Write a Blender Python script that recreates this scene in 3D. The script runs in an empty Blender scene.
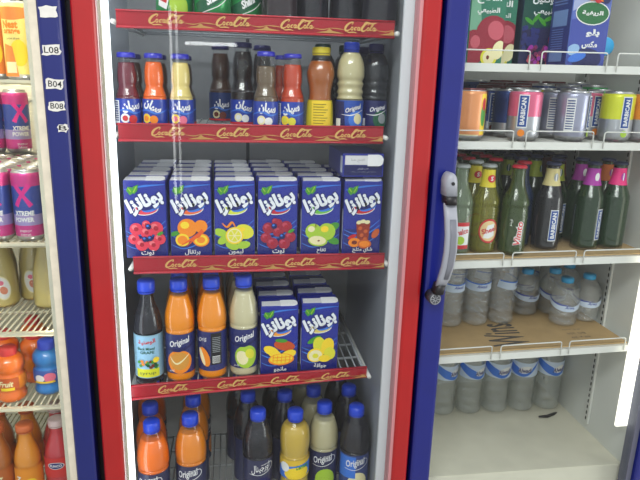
import bpy, bmesh, math, random, unicodedata
from mathutils import Vector, Matrix
random.seed(4)
PI = math.pi
SC = bpy.context.scene
COL = SC.collection

# ------------------------------------------------------------------ camera
F = 590.0
def _n(v): return Vector(v).normalized()
_down = _n((-68, 2240, F)); _dep = _n((-90, -(F*F + 6120)/2240, F)); _right = _down.cross(_dep)
CAM = Vector((0, -1.04, 1.50))
ax = [Vector((_right[i], _dep[i], -_down[i])) for i in range(3)]
cd = bpy.data.cameras.new('camera'); cam = bpy.data.objects.new('camera', cd); COL.objects.link(cam)
M3 = Matrix((ax[0], -ax[1], -ax[2])).transposed()
cam.matrix_world = Matrix.Translation(CAM) @ M3.to_4x4()
cd.sensor_width = 36; cd.lens = F/640*36; cd.clip_start = .02
SC.camera = cam
def at(px, py, Y):
    """world x, z of a photograph pixel on the vertical plane y = Y"""
    d = ax[0]*(px-320) + ax[1]*(py-240) + ax[2]*F
    t = (Y - CAM.y)/d.y
    p = CAM + d*t
    return p.x, p.z

# ------------------------------------------------------------------ materials
MATS = {}
def mat(name, col, rough=.5, metal=0, coat=0, emit=0, spec=.5, noise=0, nscale=30, bump=0, bscale=60):
    if name in MATS: return MATS[name]
    m = bpy.data.materials.new(name); m.use_nodes = True; MATS[name] = m
    nt = m.node_tree; b = nt.nodes['Principled BSDF']
    c = (*col, 1)
    b.inputs['Base Color'].default_value = c
    b.inputs['Roughness'].default_value = rough
    b.inputs['Metallic'].default_value = metal
    b.inputs['Coat Weight'].default_value = coat
    b.inputs['Coat Roughness'].default_value = .08
    b.inputs['Specular IOR Level'].default_value = spec
    if emit:
        b.inputs['Emission Color'].default_value = c; b.inputs['Emission Strength'].default_value = emit
    if noise or bump:
        tc = nt.nodes.new('ShaderNodeTexCoord')
    if noise:
        n = nt.nodes.new('ShaderNodeTexNoise'); n.inputs['Scale'].default_value = nscale; n.inputs['Detail'].default_value = 5
        nt.links.new(tc.outputs['Object'], n.inputs['Vector'])
        r = nt.nodes.new('ShaderNodeValToRGB')
        r.color_ramp.elements[0].position = .3; r.color_ramp.elements[1].position = .7
        r.color_ramp.elements[0].color = (*[v*(1-noise) for v in col], 1)
        r.color_ramp.elements[1].color = (*[min(1, v*(1+noise)) for v in col], 1)
        nt.links.new(n.outputs['Fac'], r.inputs['Fac']); nt.links.new(r.outputs['Color'], b.inputs['Base Color'])
    if bump:
        n2 = nt.nodes.new('ShaderNodeTexNoise'); n2.inputs['Scale'].default_value = bscale
        nt.links.new(tc.outputs['Object'], n2.inputs['Vector'])
        bp = nt.nodes.new('ShaderNodeBump'); bp.inputs['Strength'].default_value = bump; bp.inputs['Distance'].default_value = .004
        nt.links.new(n2.outputs['Fac'], bp.inputs['Height']); nt.links.new(bp.outputs['Normal'], b.inputs['Normal'])
    return m

def rim(nt, base=.035, k=.75, p=4.5):
    """reflectance that rises towards grazing angles, the same from both sides of a thin wall"""
    lw = nt.nodes.new('ShaderNodeLayerWeight'); lw.inputs[0].default_value = .5
    a = nt.nodes.new('ShaderNodeMath'); a.operation = 'POWER'; a.inputs[1].default_value = p
    b = nt.nodes.new('ShaderNodeMath'); b.operation = 'MULTIPLY_ADD'; b.inputs[1].default_value = k; b.inputs[2].default_value = base
    nt.links.new(lw.outputs['Facing'], a.inputs[0]); nt.links.new(a.outputs[0], b.inputs[0])
    return lw, b.outputs[0]

def clear(name, tint, opac=.15, body=(.8, .85, .85), rough=.06, bump=0, bscale=60, base=.045):
    """thin clear wall: tinted see-through mixed with a glossy tinted coat by Fresnel"""
    if name in MATS: return MATS[name]
    m = bpy.data.materials.new(name); m.use_nodes = True; MATS[name] = m
    nt = m.node_tree; b = nt.nodes['Principled BSDF']; out = nt.nodes['Material Output']
    b.inputs['Base Color'].default_value = (*body, 1); b.inputs['Roughness'].default_value = .25
    t = nt.nodes.new('ShaderNodeBsdfTransparent'); t.inputs['Color'].default_value = (*tint, 1)
    g = nt.nodes.new('ShaderNodeBsdfGlossy'); g.inputs['Roughness'].default_value = rough
    fr, fo = rim(nt, base)
    m1 = nt.nodes.new('ShaderNodeMixShader'); m1.inputs[0].default_value = opac
    m2 = nt.nodes.new('ShaderNodeMixShader')
    nt.links.new(t.outputs[0], m1.inputs[1]); nt.links.new(b.outputs[0], m1.inputs[2])
    nt.links.new(fo, m2.inputs[0]); nt.links.new(m1.outputs[0], m2.inputs[1]); nt.links.new(g.outputs[0], m2.inputs[2])
    nt.links.new(m2.outputs[0], out.inputs['Surface'])
    if bump:
        tc = nt.nodes.new('ShaderNodeTexCoord')
        n2 = nt.nodes.new('ShaderNodeTexNoise'); n2.inputs['Scale'].default_value = bscale
        nt.links.new(tc.outputs['Object'], n2.inputs['Vector'])
        bp = nt.nodes.new('ShaderNodeBump'); bp.inputs['Strength'].default_value = bump; bp.inputs['Distance'].default_value = .006
        nt.links.new(n2.outputs['Fac'], bp.inputs['Height'])
        for s in (g, b, fr): nt.links.new(bp.outputs['Normal'], s.inputs['Normal'])
    return m

def C8(r, g, b):
    f = lambda v: ((v/255+.055)/1.055)**2.4 if v/255 > .04045 else v/255/12.92
    return (f(r), f(g), f(b))

white = mat('white_ink', (.85, .85, .85), .5)
navy = mat('navy_ink', C8(22, 30, 110), .4)
royal = mat('carton_blue', C8(30, 42, 150), .35, coat=.3)
sky = mat('light_blue_ink', C8(60, 120, 220), .4)
deep = mat('deep_blue_ink', C8(20, 25, 90), .4)
red_i = mat('red_ink', C8(205, 35, 45), .4)
crimson = mat('crimson_ink', C8(170, 25, 50), .4)
orange_i = mat('orange_ink', C8(245, 140, 30), .4)
yellow_i = mat('yellow_ink', C8(250, 215, 50), .4)
lemon_i = mat('lemon_ink', C8(225, 220, 60), .4)
green_i = mat('green_ink', C8(70, 150, 50), .4)
dgreen_i = mat('dark_green_ink', C8(20, 90, 60), .4)
lime_i = mat('lime_ink', C8(170, 205, 60), .4)
cream_i = mat('cream_ink', C8(240, 230, 180), .4)
pink_i = mat('pink_ink', C8(240, 120, 150), .4)
magenta_i = mat('magenta_ink', C8(215, 40, 140), .4)
purple_i = mat('purple_ink', C8(165, 50, 160), .4)
brown_i = mat('brown_ink', C8(120, 45, 25), .4)
black_i = mat('black_ink', C8(20, 20, 24), .5)
grey_i = mat('grey_ink', C8(150, 155, 160), .5)
gold_i = mat('gold_ink', C8(190, 142, 78), .45)
silver = mat('silver_tin', C8(190, 192, 198), .3, metal=.75)
alu = mat('aluminium_lid', C8(205, 205, 208), .28, metal=.9)
cap_blue = mat('blue_cap_plastic', C8(32, 72, 215), .35, coat=.2)
cap_dark = mat('dark_blue_cap_metal', C8(30, 30, 90), .35)
cap_violet = mat('violet_blue_cap_metal', C8(50, 52, 185), .3, coat=.3)
cap_yellow = mat('yellow_cap_metal', C8(225, 205, 50), .4)
cap_green = mat('dark_green_cap_plastic', C8(25, 60, 55), .4)
cap_aqua = mat('aqua_cap_plastic', C8(40, 165, 225), .35, coat=.2)
cap_red = mat('red_crown_cap', C8(190, 30, 50), .35)
cap_white = mat('silver_crown_cap', C8(170, 175, 175), .35)
cap_navy = mat('navy_crown_cap', C8(45, 50, 85), .35)
glassy = clear('clear_bottle_wall', (.985, .99, .99), .004)
darkgl = clear('dark_bottle_wall', (.5, .5, .52), .35, (.05, .05, .07))
olivegl = clear('olive_bottle_glass', (.22, .34, .08), .6, (.06, .10, .02))
greengl = clear('dark_green_bottle_glass', (.10, .22, .08), .72, (.02, .055, .02))
yellowgl = clear('yellow_soda_glass', (.75, .72, .15), .40, (.35, .33, .04))
palegl = clear('pale_green_bottle_glass', (.72, .82, .68), .25, (.45, .55, .40))
bluegl = clear('blue_soda_glass', (.10, .18, .35), .55, (.02, .05, .14))
waterp = clear('water_bottle_plastic', (.985, .998, .998), .14, (1, 1, 1), .03, bump=1, bscale=130, base=.11)
waterp2 = clear('big_water_bottle_plastic', (.975, .995, .99), .15, (.98, 1, 1), .03, bump=1, bscale=90, base=.11)

# ------------------------------------------------------------------ mesh helpers
class MB:
    def __init__(s): s.v = []; s.f = []; s.m = []; s.sm = []; s.mats = []
    def mi(s, m):
        if m not in s.mats: s.mats.append(m)
        return s.mats.index(m)
    def add(s, vs, fs, m, smooth=False):
        k = len(s.v); s.v += [tuple(v) for v in vs]; i = s.mi(m)
        for f in fs: s.f.append([k+a for a in f]); s.m.append(i); s.sm.append(smooth)
        return s
    def box(s, x0, x1, y0, y1, z0, z1, m):
        vs = [(x, y, z) for x in (x0, x1) for y in (y0, y1) for z in (z0, z1)]
        return s.add(vs, [(0, 1, 3, 2), (4, 6, 7, 5), (0, 4, 5, 1), (2, 3, 7, 6), (0, 2, 6, 4), (1, 5, 7, 3)], m)
    def bevbox(s, x0, x1, y0, y1, z0, z1, m, r=.003, seg=2, top=None):
        bm = bmesh.new()
        q = [bm.verts.new(p) for p in [(x, y, z) for x in (x0, x1) for y in (y0, y1) for z in (z0, z1)]]
        for f in [(0, 1, 3, 2), (4, 6, 7, 5), (0, 4, 5, 1), (2, 3, 7, 6), (0, 2, 6, 4), (1, 5, 7, 3)]: bm.faces.new([q[i] for i in f])
        bmesh.ops.bevel(bm, geom=bm.edges[:], offset=r, segments=seg, affect='EDGES', profile=.6)
        bm.verts.index_update()
        s.add([v.co for v in bm.verts], [[v.index for v in f.verts] for f in bm.faces], m, False); bm.free(); return s
    def lathe(s, prof, m, n=24, ox=0, oy=0, oz=0, mats=None, closed=True, ridge=0, a0=0, a1=2*PI):
        full = abs(a1-a0-2*PI) < 1e-6; k = n if full else n+1
        vs = []
        for (r, z) in prof:
            for i in range(k):
                a = a0+(a1-a0)*i/n; rr = r*(1+(ridge if i % 2 else 0))
                vs.append((ox+rr*math.cos(a), oy+rr*math.sin(a), oz+z))
        for j in range(len(prof)-1):
            fs = []
            for i in range(n):
                i2 = (i+1) % k
                fs.append((j*k+i, j*k+i2, (j+1)*k+i2, (j+1)*k+i))
            mm = mats[j] if mats else m
            base = len(s.v) if j == 0 else base
            if j == 0: s.v += vs
            ii = s.mi(mm)
            for f in fs: s.f.append([base+a for a in f]); s.m.append(ii); s.sm.append(True)
        if closed:
            for j, fl in ((0, True), (len(prof)-1, False)):
                if prof[j][0] > 1e-5:
                    f = [base+j*k+i for i in range(k)]
                    if fl: f.reverse()
                    s.f.append(f); s.m.append(s.mi(mats[0] if mats and fl else (mats[-1] if mats else m))); s.sm.append(False)
        return s
    def tube(s, pts, r, m, n=6, closed=False):
        pts = [Vector(p) for p in pts]; rings = []; N = len(pts)
        rr = r if isinstance(r, (list, tuple)) else [r]*N
        for i, p in enumerate(pts):
            a = pts[(i-1) % N] if (closed or i) else p; b = pts[(i+1) % N] if (closed or i < N-1) else p
            t = (b-a).normalized(); u = t.cross(Vector((0, 0, 1)))
            if u.length < .05: u = t.cross(Vector((0, 1, 0)))
            u.normalize(); w = t.cross(u).normalized()
            rings.append([p+(u*math.cos(2*PI*k/n)+w*math.sin(2*PI*k/n))*rr[i] for k in range(n)])
        vs = [v for g in rings for v in g]; fs = []
        for j in range(N if closed else N-1):
            j2 = (j+1) % N
            for k in range(n): fs.append((j*n+k, j*n+(k+1) % n, j2*n+(k+1) % n, j2*n+k))
        if not closed: fs += [tuple(range(n))[::-1], tuple((N-1)*n+k for k in range(n))]
        return s.add(vs, fs, m, True)
    def build(s, name, parent=None):
        me = bpy.data.meshes.new(name); me.from_pydata(s.v, [], s.f)
        for m in s.mats: me.materials.append(m)
        me.polygons.foreach_set('material_index', s.m); me.polygons.foreach_set('use_smooth', s.sm); me.update()
        o = bpy.data.objects.new(name, me); COL.objects.link(o)
        if parent: o.parent = parent
        return o

def smooth_prof(p, k=3):
    out = []
    for i in range(len(p)-1):
        a = p[max(i-1, 0)]; b = p[i]; c = p[i+1]; d = p[min(i+2, len(p)-1)]
        for j in range(k):
            t = j/k
            f = lambda q: .5*((2*b[q])+(-a[q]+c[q])*t+(2*a[q]-5*b[q]+4*c[q]-d[q])*t*t+(-a[q]+3*b[q]-3*c[q]+d[q])*t**3)
            out.append((max(0, f(0)), f(1)))
    out.append(p[-1]); return out
def r_at(prof, z):
    for (r0, z0), (r1, z1) in zip(prof, prof[1:]):
        if z0 <= z <= z1 and z1 > z0: return r0+(r1-r0)*(z-z0)/(z1-z0)
    return prof[-1][0]

# Arabic words: pick the joined letter shapes and put them in drawing order
def ar(t):
    def ch(c, form):
        try: return unicodedata.lookup(unicodedata.name(c)+' '+form+' FORM')
        except KeyError: return None
    out = []
    for i, c in enumerate(t):
        if c == ' ' or not ch(c, 'ISOLATED'): out.append(c); continue
        prev = i > 0 and t[i-1] != ' ' and ch(t[i-1], 'INITIAL') is not None
        nxt = i < len(t)-1 and t[i+1] != ' ' and ch(t[i+1], 'FINAL') is not None and ch(c, 'INITIAL') is not None
        form = 'MEDIAL' if prev and nxt else 'FINAL' if prev else 'INITIAL' if nxt else 'ISOLATED'
        out.append(ch(c, form) or ch(c, 'FINAL') or c)
    return ''.join(reversed(out))

_tc = {}
def text2d(body, bold=0, shear=0):
    k = (body, bold, shear)
    if k in _tc: return _tc[k]
    c = bpy.data.curves.new('t', 'FONT'); c.body = body; c.offset = bold; c.shear = shear; c.resolution_u = 2
    o = bpy.data.objects.new('t', c); COL.objects.link(o)
    dg = bpy.context.evaluated_depsgraph_get(); me = o.evaluated_get(dg).to_mesh()
    vs = [(v.co.x, v.co.y) for v in me.vertices]; fs = [list(p.vertices) for p in me.polygons]
    bpy.data.objects.remove(o); bpy.data.curves.remove(c)
    x0 = min(v[0] for v in vs); x1 = max(v[0] for v in vs); y0 = min(v[1] for v in vs); y1 = max(v[1] for v in vs)
    vs = [(x-(x0+x1)/2, y-(y0+y1)/2) for x, y in vs]
    _tc[k] = (vs, fs, x1-x0, y1-y0); return _tc[k]

EPS = .00012
class Print:
    """flat artwork in (u, v) metres; later laid on a flat or round surface"""
    def __init__(s): s.items = []
    def raw(s, vs, fs, m): s.items.append((vs, fs, m)); return s
    def poly(s, pts, m): return s.raw(list(pts), [list(range(len(pts)))], m)
    def rect(s, u0, v0, u1, v1, m): return s.poly([(u0, v0), (u1, v0), (u1, v1), (u0, v1)], m)
    def ell(s, cx, cy, rx, ry, m, rot=0, n=18):
        c, q = math.cos(rot), math.sin(rot); pts = []
        for i in range(n):
            a = 2*PI*i/n; x = rx*math.cos(a); y = ry*math.sin(a); pts.append((cx+x*c-y*q, cy+x*q+y*c))
        return s.poly(pts, m)
    def text(s, t, cx, cy, w=None, h=None, m=None, bold=0, shear=0, rot=0, arc=0):
        vs, fs, tw, th = text2d(t, bold, shear)
        sx = (w/tw) if w else (h/th); sy = (h/th) if h else sx
        c, q = math.cos(rot), math.sin(rot); out = []
        for x, y in vs:
            x *= sx; y *= sy; y += arc*(x*x)
            out.append((cx+x*c-y*q, cy+x*q+y*c))
        return s.raw(out, fs, m)
    def stroke(s, pts, w, m, smooth=True):
        if smooth: pts = smooth_line(pts)
        n = len(pts); L = []; R = []
        ws = w if isinstance(w, (list, tuple)) else [w, w]
        for i, p in enumerate(pts):
            a = pts[max(i-1, 0)]; b = pts[min(i+1, n-1)]
            dx, dy = b[0]-a[0], b[1]-a[1]; l = math.hypot(dx, dy) or 1
            t = i/(n-1)*(len(ws)-1); j = min(int(t), len(ws)-2); ww = ws[j]+(ws[j+1]-ws[j])*(t-j)
            nx, ny = -dy/l*ww/2, dx/l*ww/2
            L.append((p[0]+nx, p[1]+ny)); R.append((p[0]-nx, p[1]-ny))
        vs = L+R; fs = [[i, n+i, n+i+1, i+1] for i in range(n-1)]
        return s.raw(vs, fs, m)
    def emit(s, mb, fn, clip=None, cut=0):
        for k, (vs, fs, m) in enumerate(s.items):
            bm = bmesh.new(); q = [bm.verts.new((x, y, 0)) for x, y in vs]
            for f in fs:
                try: bm.faces.new([q[i] for i in f])
                except ValueError: pass
            if clip:
                for co, no in (((clip[0], 0, 0), (-1, 0, 0)), ((clip[2], 0, 0), (1, 0, 0)), ((0, clip[1], 0), (0, -1, 0)), ((0, clip[3], 0), (0, 1, 0))):
                    bmesh.ops.bisect_plane(bm, geom=bm.verts[:]+bm.edges[:]+bm.faces[:], plane_co=co, plane_no=no, clear_outer=True)
            if cut and bm.verts:
                x0 = min(v.co.x for v in bm.verts); x1 = max(v.co.x for v in bm.verts)
                x = math.ceil(x0/cut)*cut
                while x < x1:
                    bmesh.ops.bisect_plane(bm, geom=bm.verts[:]+bm.edges[:]+bm.faces[:], plane_co=(x, 0, 0), plane_no=(1, 0, 0)); x += cut
            bmesh.ops.triangulate(bm, faces=[f for f in bm.faces if len(f.verts) > 4])
            bm.verts.index_update()
            mb.add([fn(v.co.x, v.co.y, (k+1)*EPS) for v in bm.verts], [[v.index for v in f.verts] for f in bm.faces], m)
            bm.free()
def smooth_line(pts, k=5):
    if len(pts) < 3: return pts
    out = []
    for i in range(len(pts)-1):
        a = pts[max(i-1, 0)]; b = pts[i]; c = pts[i+1]; d = pts[min(i+2, len(pts)-1)]
        for j in range(k):
            t = j/k
            out.append(tuple(.5*((2*b[q])+(-a[q]+c[q])*t+(2*a[q]-5*b[q]+4*c[q]-d[q])*t*t+(-a[q]+3*b[q]-3*c[q]+d[q])*t**3) for q in (0, 1)))
    out.append(pts[-1]); return out
def flat(y0, zoff=0, xoff=0): return lambda u, v, e: (u+xoff, y0-e, v+zoff)
def cyl(r, a0=0): return lambda u, v, e: ((r+e)*math.sin(u/r+a0), -(r+e)*math.cos(u/r+a0), v)

# ------------------------------------------------------------------ scene bookkeeping
def empty(name, loc=(0, 0, 0), rz=0):
    o = bpy.data.objects.new(name, None); COL.objects.link(o); o.location = loc; o.rotation_euler = (0, 0, rz); o.empty_display_size = .03; return o
def tag(o, label, cat, group=None, kind=None):
    o['label'] = label; o['category'] = cat
    if group: o['group'] = group
    if kind: o['kind'] = kind
    return o
STANDING = []
class Kind:
    """one built thing; the first placement uses it, later ones copy it with its parts"""
    def __init__(s, root, r=0): s.root = root; s.used = False; s.kids = list(root.children); s.r = r
    def place(s, x, y, z, label, cat, group=None, rz=0, rot=None):
        if not s.used: r = s.root; s.used = True
        else:
            r = s.root.copy(); COL.objects.link(r)
            for ch in s.kids:
                c = ch.copy(); COL.objects.link(c); c.parent = r
        r.location = (x, y, z); r.rotation_euler = rot or (0, 0, rz)
        if 'group' in r: del r['group']
        if s.r and not rot: STANDING.append([r, s.r])
        return tag(r, label, cat, group)
ORD = ['front', 'second', 'third', 'fourth', 'fifth', 'sixth', 'seventh']

# ------------------------------------------------------------------ shop shell
floorm = mat('shop_floor_tile', (.42, .40, .37), .35, noise=.15, nscale=6)
wallm = mat('shop_wall_paint', (.55, .54, .50), .8, noise=.04, nscale=8)
o = MB().box(-3, 3, -3.2, 1.0, -.1, 0, floorm).build('floor'); o['kind'] = 'structure'
o = MB().box(-3, 3, .86, .96, 0, 2.8, wallm).build('wall_back'); o['kind'] = 'structure'

# ------------------------------------------------------------------ fridges
red_p = mat('red_door_paint', C8(158, 14, 18), .30, coat=.2, noise=.06, nscale=14)
blue_p = mat('blue_door_paint', C8(14, 26, 112), .34, coat=.15, noise=.06, nscale=14)
blue_l = mat('blue_left_door_paint', C8(8, 24, 100), .38, coat=.12, noise=.06, nscale=14)
cab_out = mat('black_cabinet_side', C8(25, 25, 32), .5)
cab_white = mat('white_cabinet_lining', C8(165, 170, 178), .45, bump=.15, bscale=25)
cab_grey = mat('grey_cabinet_back', C8(152, 153, 154), .5, bump=.2, bscale=30, noise=.06)
cab_pale = mat('pale_blue_cabinet_lining', C8(212, 214, 210), .5, bump=.1, bscale=25, noise=.03, nscale=5)
cab_warm = mat('cream_cabinet_lining', C8(215, 212, 195), .5, noise=.05)
jamb_w = mat('white_jamb', C8(222, 228, 233), .4)
gasket_refl = mat('door_gasket_red_reflection', C8(190, 130, 135), .5)  # red reflection of the door frame put into the gasket colour
gasket_w = mat('aged_white_gasket', C8(205, 198, 180), .6, noise=.12, nscale=40)
gasket_g = mat('grey_gasket', C8(95, 98, 115), .55)
wire_w = mat('white_coated_wire', C8(225, 225, 220), .4)
wire_y = mat('cream_coated_wire', C8(222, 215, 190), .4)
wire_g = mat('grey_coated_wire', C8(165, 168, 172), .4)
strip_r = mat('red_shelf_strip', C8(165, 18, 38), .35, coat=.2)
strip_e = mat('bright_red_strip_edge', C8(190, 40, 56), .3, coat=.3)
black_pl = mat('black_plastic', C8(22, 22, 26), .45)
steel = mat('support_rail_metal', C8(215, 216, 212), .4, metal=.2)

gm = bpy.data.materials.new('door_pane_glass'); gm.use_nodes = True
nt = gm.node_tree; nt.nodes.remove(nt.nodes['Principled BSDF'])
t_ = nt.nodes.new('ShaderNodeBsdfTransparent'); t_.inputs[0].default_value = (.93, .95, .95, 1)
g_ = nt.nodes.new('ShaderNodeBsdfGlossy'); g_.inputs['Roughness'].default_value = .015
lw_, fo_ = rim(nt, .017, .5)
mx_ = nt.nodes.new('ShaderNodeMixShader')
nt.links.new(fo_, mx_.inputs[0]); nt.links.new(t_.outputs[0], mx_.inputs[1]); nt.links.new(g_.outputs[0], mx_.inputs[2])
nt.links.new(mx_.outputs[0], nt.nodes['Material Output'].inputs[0])

def cabinet(parent, X0, X1, xi0, xi1, yf, yb, zi0, zi1, inner, back, seams=()):
    """open-fronted box: outer walls, lining with real thickness"""
    b = MB(); Z0, Z1, YB = .12, 2.0, .60
    b.box(X0, xi0, yf, YB, Z0, Z1, cab_out) if xi0-X0 > .008 else None
    b.box(xi1, X1, yf, YB, Z0, Z1, cab_out)
    b.box(xi0, xi1, yb+.01, YB, Z0, Z1, cab_out)
    b.box(xi0, xi1, yf, yb+.01, zi1, Z1, cab_out); b.box(xi0, xi1, yf, yb+.01, Z0, zi0-.004, cab_out)
    b.build('cabinet_shell', parent)
    l = MB(); t = .004
    l.box(xi0, xi0+t, yf-.002, yb, zi0, zi1, inner); l.box(xi1-t, xi1, yf-.002, yb, zi0, zi1, inner)
    l.box(xi0, xi1, yf-.002, yb, zi1-t, zi1, inner); l.box(xi0, xi1, yf-.002, yb, zi0-.004, zi0, mat('cream_fridge_floor', C8(222, 218, 200), .5, noise=.05, nscale=18, bump=.1, bscale=40))
    l.build('inner_lining', parent)
    k = MB(); k.box(xi0+t, xi1-t, yb, yb+.008, zi0, zi1-t, back)
    for sx in seams: k.box(sx-.004, sx+.004, yb-.003, yb+.001, zi0, zi1-t, mat('dark_seam', C8(60, 64, 70), .6))
    k.build('back_panel', parent)
def door(parent, x0, x1, wl, wr, paint, zb=.2, zt=1.9, y0=-.0, y1=.036, round_=.007):
    b = MB()
    b.bevbox(x0, x0+wl, y0, y1, zb, zt, paint, round_, 3); b.bevbox(x1-wr, x1, y0, y1, zb, zt, paint, round_, 3)
    b.bevbox(x0+wl-.002, x1-wr+.002, y0+.002, y1, zt-.09, zt, paint, round_, 3); b.bevbox(x0+wl-.002, x1-wr+.002, y0+.002, y1, zb, zb+.09, paint, round_, 3)
    b.build('door_frame', parent)
    MB().box(x0+wl-.004, x1-wr+.004, .014, .018, zb+.08, zt-.08, gm).build('door_glass', parent)
def feet(parent, X0, X1):
    for x in (X0+.06, X1-.06):
        for y in (.1, .5): MB().lathe([(.02, .0006), (.022, .02), (.012, .025), (.012, .125)], black_pl, 12, x, y, 0).build('foot', parent)

def rack(parent, x0, x1, y0, y1, zl, zr, wm, pitch=.012, r=.0013, lip=0, bars=3, mesh=0):
    b = MB(); zf = lambda x: zl+(zr-zl)*(x-x0)/(x1-x0)
    n = int((x1-x0)/pitch)
    for i in range(n+1):
        x = x0+(x1-x0)*i/n; z = zf(x)-r
        b.tube([(x, y0, z), (x, y1, z)], r, wm, 5)
    for j in range(bars):
        y = y0+(y1-y0)*j/(bars-1); b.tube([(x0, y, zl-3*r), (x1, y, zr-3*r)], r*1.6, wm, 6)
    if mesh:
        m = int((y1-y0)/mesh)
        for j in range(m): y = y0+(y1-y0)*(j+.5)/m; b.tube([(x0, y, zl-2.5*r), (x1, y, zr-2.5*r)], r*.8, wm, 4)
    b.tube([(x0, y0, zl-2*r), (x0, y1, zl-2*r)], r*2.2, wm, 6); b.tube([(x1, y0, zr-2*r), (x1, y1, zr-2*r)], r*2.2, wm, 6)
    if lip:
        b.add([(x0, y0-.006, zl-lip), (x1, y0-.006, zr-lip), (x1, y0-.006, zr+.001), (x0, y0-.006, zl+.001),
               (x0, y0+.003, zl-lip), (x1, y0+.003, zr-lip), (x1, y0+.003, zr+.001), (x0, y0+.003, zl+.001)],
              [(0, 1, 2, 3), (5, 4, 7, 6), (3, 2, 6, 7), (0, 4, 5, 1), (0, 3, 7, 4), (1, 5, 6, 2)], wm)
    return b.build('wire_shelf', parent)

# script wordmark of the red strips, x-height about 1 unit
def cola(p, cx, cy, w, m):
    k = w/13.6; X = lambda x, y: (cx+(x-6.8)*k+y*.28*k, cy+(y-1)*k)
    T = lambda pts: [X(*q) for q in pts]
    def s(pts, ws): p.stroke(T(pts), [(a*1.35+.06)*k for a in ws], m)
    def o(x, y, rx=.42, ry=.55): s([(x+rx*math.cos(a), y+ry*math.sin(a)) for a in [i*PI/4+.6 for i in range(9)]], [.12, .34, .12, .34, .12])
    s([(2.6, 2.2), (2.9, 2.9), (2.3, 3.1), (1.0, 2.3), (.3, .9), (.8, -.1), (1.9, .1), (2.7, .8)], [.12, .25, .35, .6, .55, .3, .12])   # first capital C
    s([(1.0, -.2), (2.2, -.75), (4.0, -.6), (5.6, -.9)], [.05, .25, .3, .05])                                                        # tail under the word
    o(3.1, .7); s([(5.0, 1.05), (4.6, 1.25), (4.15, .8), (4.35, .2), (5.0, .4)], [.2, .2, .35, .25, .1]); o(5.75, .7)
    s([(6.25, 1.2), (6.1, .4), (6.5, .2), (7.0, .7)], [.3, .3, .12])
    s([(9.2, 2.1), (9.5, 2.8), (8.9, 3.0), (7.8, 2.2), (7.1, .9), (7.6, -.1), (8.6, .1), (9.3, .8)], [.12, .25, .35, .6, .55, .3, .12])  # second capital C
    s([(7.3, 2.4), (8.2, 3.3), (9.6, 2.9), (11.2, 2.8), (12.6, 3.2)], [.1, .3, .35, .4, .05])                                         # swash above
    o(9.75, .7); s([(10.6, .6), (11.3, 2.2), (11.1, 2.7), (10.75, 1.8), (10.6, .5), (11.1, .2), (11.5, .6)], [.1, .2, .2, .35, .35, .2, .1])
    o(12.1, .7); s([(12.6, 1.2), (12.45, .4), (12.8, .2), (13.4, .8)], [.3, .3, .1])

def price_strip(parent, x0, x1, zl0, zl1, zr0, zr1, y, marks):
    b = MB(); d = .004
    q = lambda yy, a, c, e, f: [(x0, yy, a), (x1, yy, c), (x1, yy, e), (x0, yy, f)]
    vs = q(y, zl0, zr0, zr1, zl1)+q(y+d, zl0, zr0, zr1, zl1)
    b.add(vs, [(0, 1, 2, 3), (5, 4, 7, 6), (3, 2, 6, 7), (0, 4, 5, 1), (0, 3, 7, 4), (1, 5, 6, 2)], strip_r)
    zf = lambda x, v: (zl0+(zr0-zl0)*(x-x0)/(x1-x0))*(1-v)+(zl1+(zr1-zl1)*(x-x0)/(x1-x0))*v
    b.tube([(x0, y-.002, zf(x0, .06)), (x1, y-.002, zf(x1, .06))], .0026, strip_e, 6)
    b.tube([(x0, y-.001, zf(x0, .97)), (x1, y-.001, zf(x1, .97))], .0016, strip_e, 6)
    P = Print(); H = (zl1-zl0)
    for mx in marks:
        cola(P, mx, .50*H, .060, mat('script_gold_ink', C8(215, 170, 100), .45))
        a = mx+.058   # the little gold dune between the words
        P.poly([(a-.024, .15*H), (a-.014, .22*H), (a-.006, .26*H), (a, .42*H), (a+.005, .28*H), (a+.018, .21*H), (a+.026, .15*H)], gold_i)
        P.stroke([(a-.028, .40*H), (a-.012, .34*H), (a, .44*H)], [.0004, .0018, .0006], gold_i)
        P.stroke([(a, .44*H), (a+.014, .42*H), (a+.030, .36*H)], [.0006, .0018, .0004], gold_i)
    P.emit(b, lambda u, v, e: (u, y-.0004-e, zf(u, v/H)), clip=(x0+.002, .02*H, x1-.002, H), cut=.02)
    return b.build('price_strip', parent)

# ---- middle fridge
FM = empty('drinks_fridge', (0, 0, 0)); tag(FM, 'middle glass-door drinks fridge with red door frame and red shelf strips', 'fridge', 'row of glass door drinks fridges')
cabinet(FM, -.249, .363, -.238, .318, .046, .47, .19, 1.86, cab_white, cab_grey, seams=(.043,))
door(FM, -.249, .363, .038, .034, red_p)
b = MB(); b.box(.306, .335, .038, .046, .19, 1.86, jamb_w); b.box(-.239, -.2135, .038, .046, .19, 1.86, jamb_w); b.build('front_jamb', FM)
b = MB(); b.box(.3235, .3305, .004, .034, .29, 1.81, gasket_refl); b.box(-.2125, -.2105, .019, .037, .29, 1.81, gasket_w); b.box(-.2125, -.2085, .030, .038, .29, 1.81, gasket_w); b.build('door_gasket', FM)
led_c = mat('cool_white_led_diffuser', (.93, .97, 1.0), .5, emit=2.6)
b = MB(); b.bevbox(-.2225, -.1995, .040, .054, .25, 1.84, led_c, .002); b.build('led_light_strip', FM)
feet(FM, -.249, .363)
S1 = (1.605, 1.605); S2 = (1.415, 1.418); S3 = (1.168, 1.169); S4 = (.899, .923); S5 = (.575, .575)
SX = [(-.190, .296), (-.197, .286), (-.183, .303), (-.201, .279)]
strips = [(1.584, 1.613, 1.585, 1.615), (1.392, 1.424, 1.395, 1.427), (1.144, 1.177, 1.146, 1.178), (.879, .910, .907, .930)]
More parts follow.
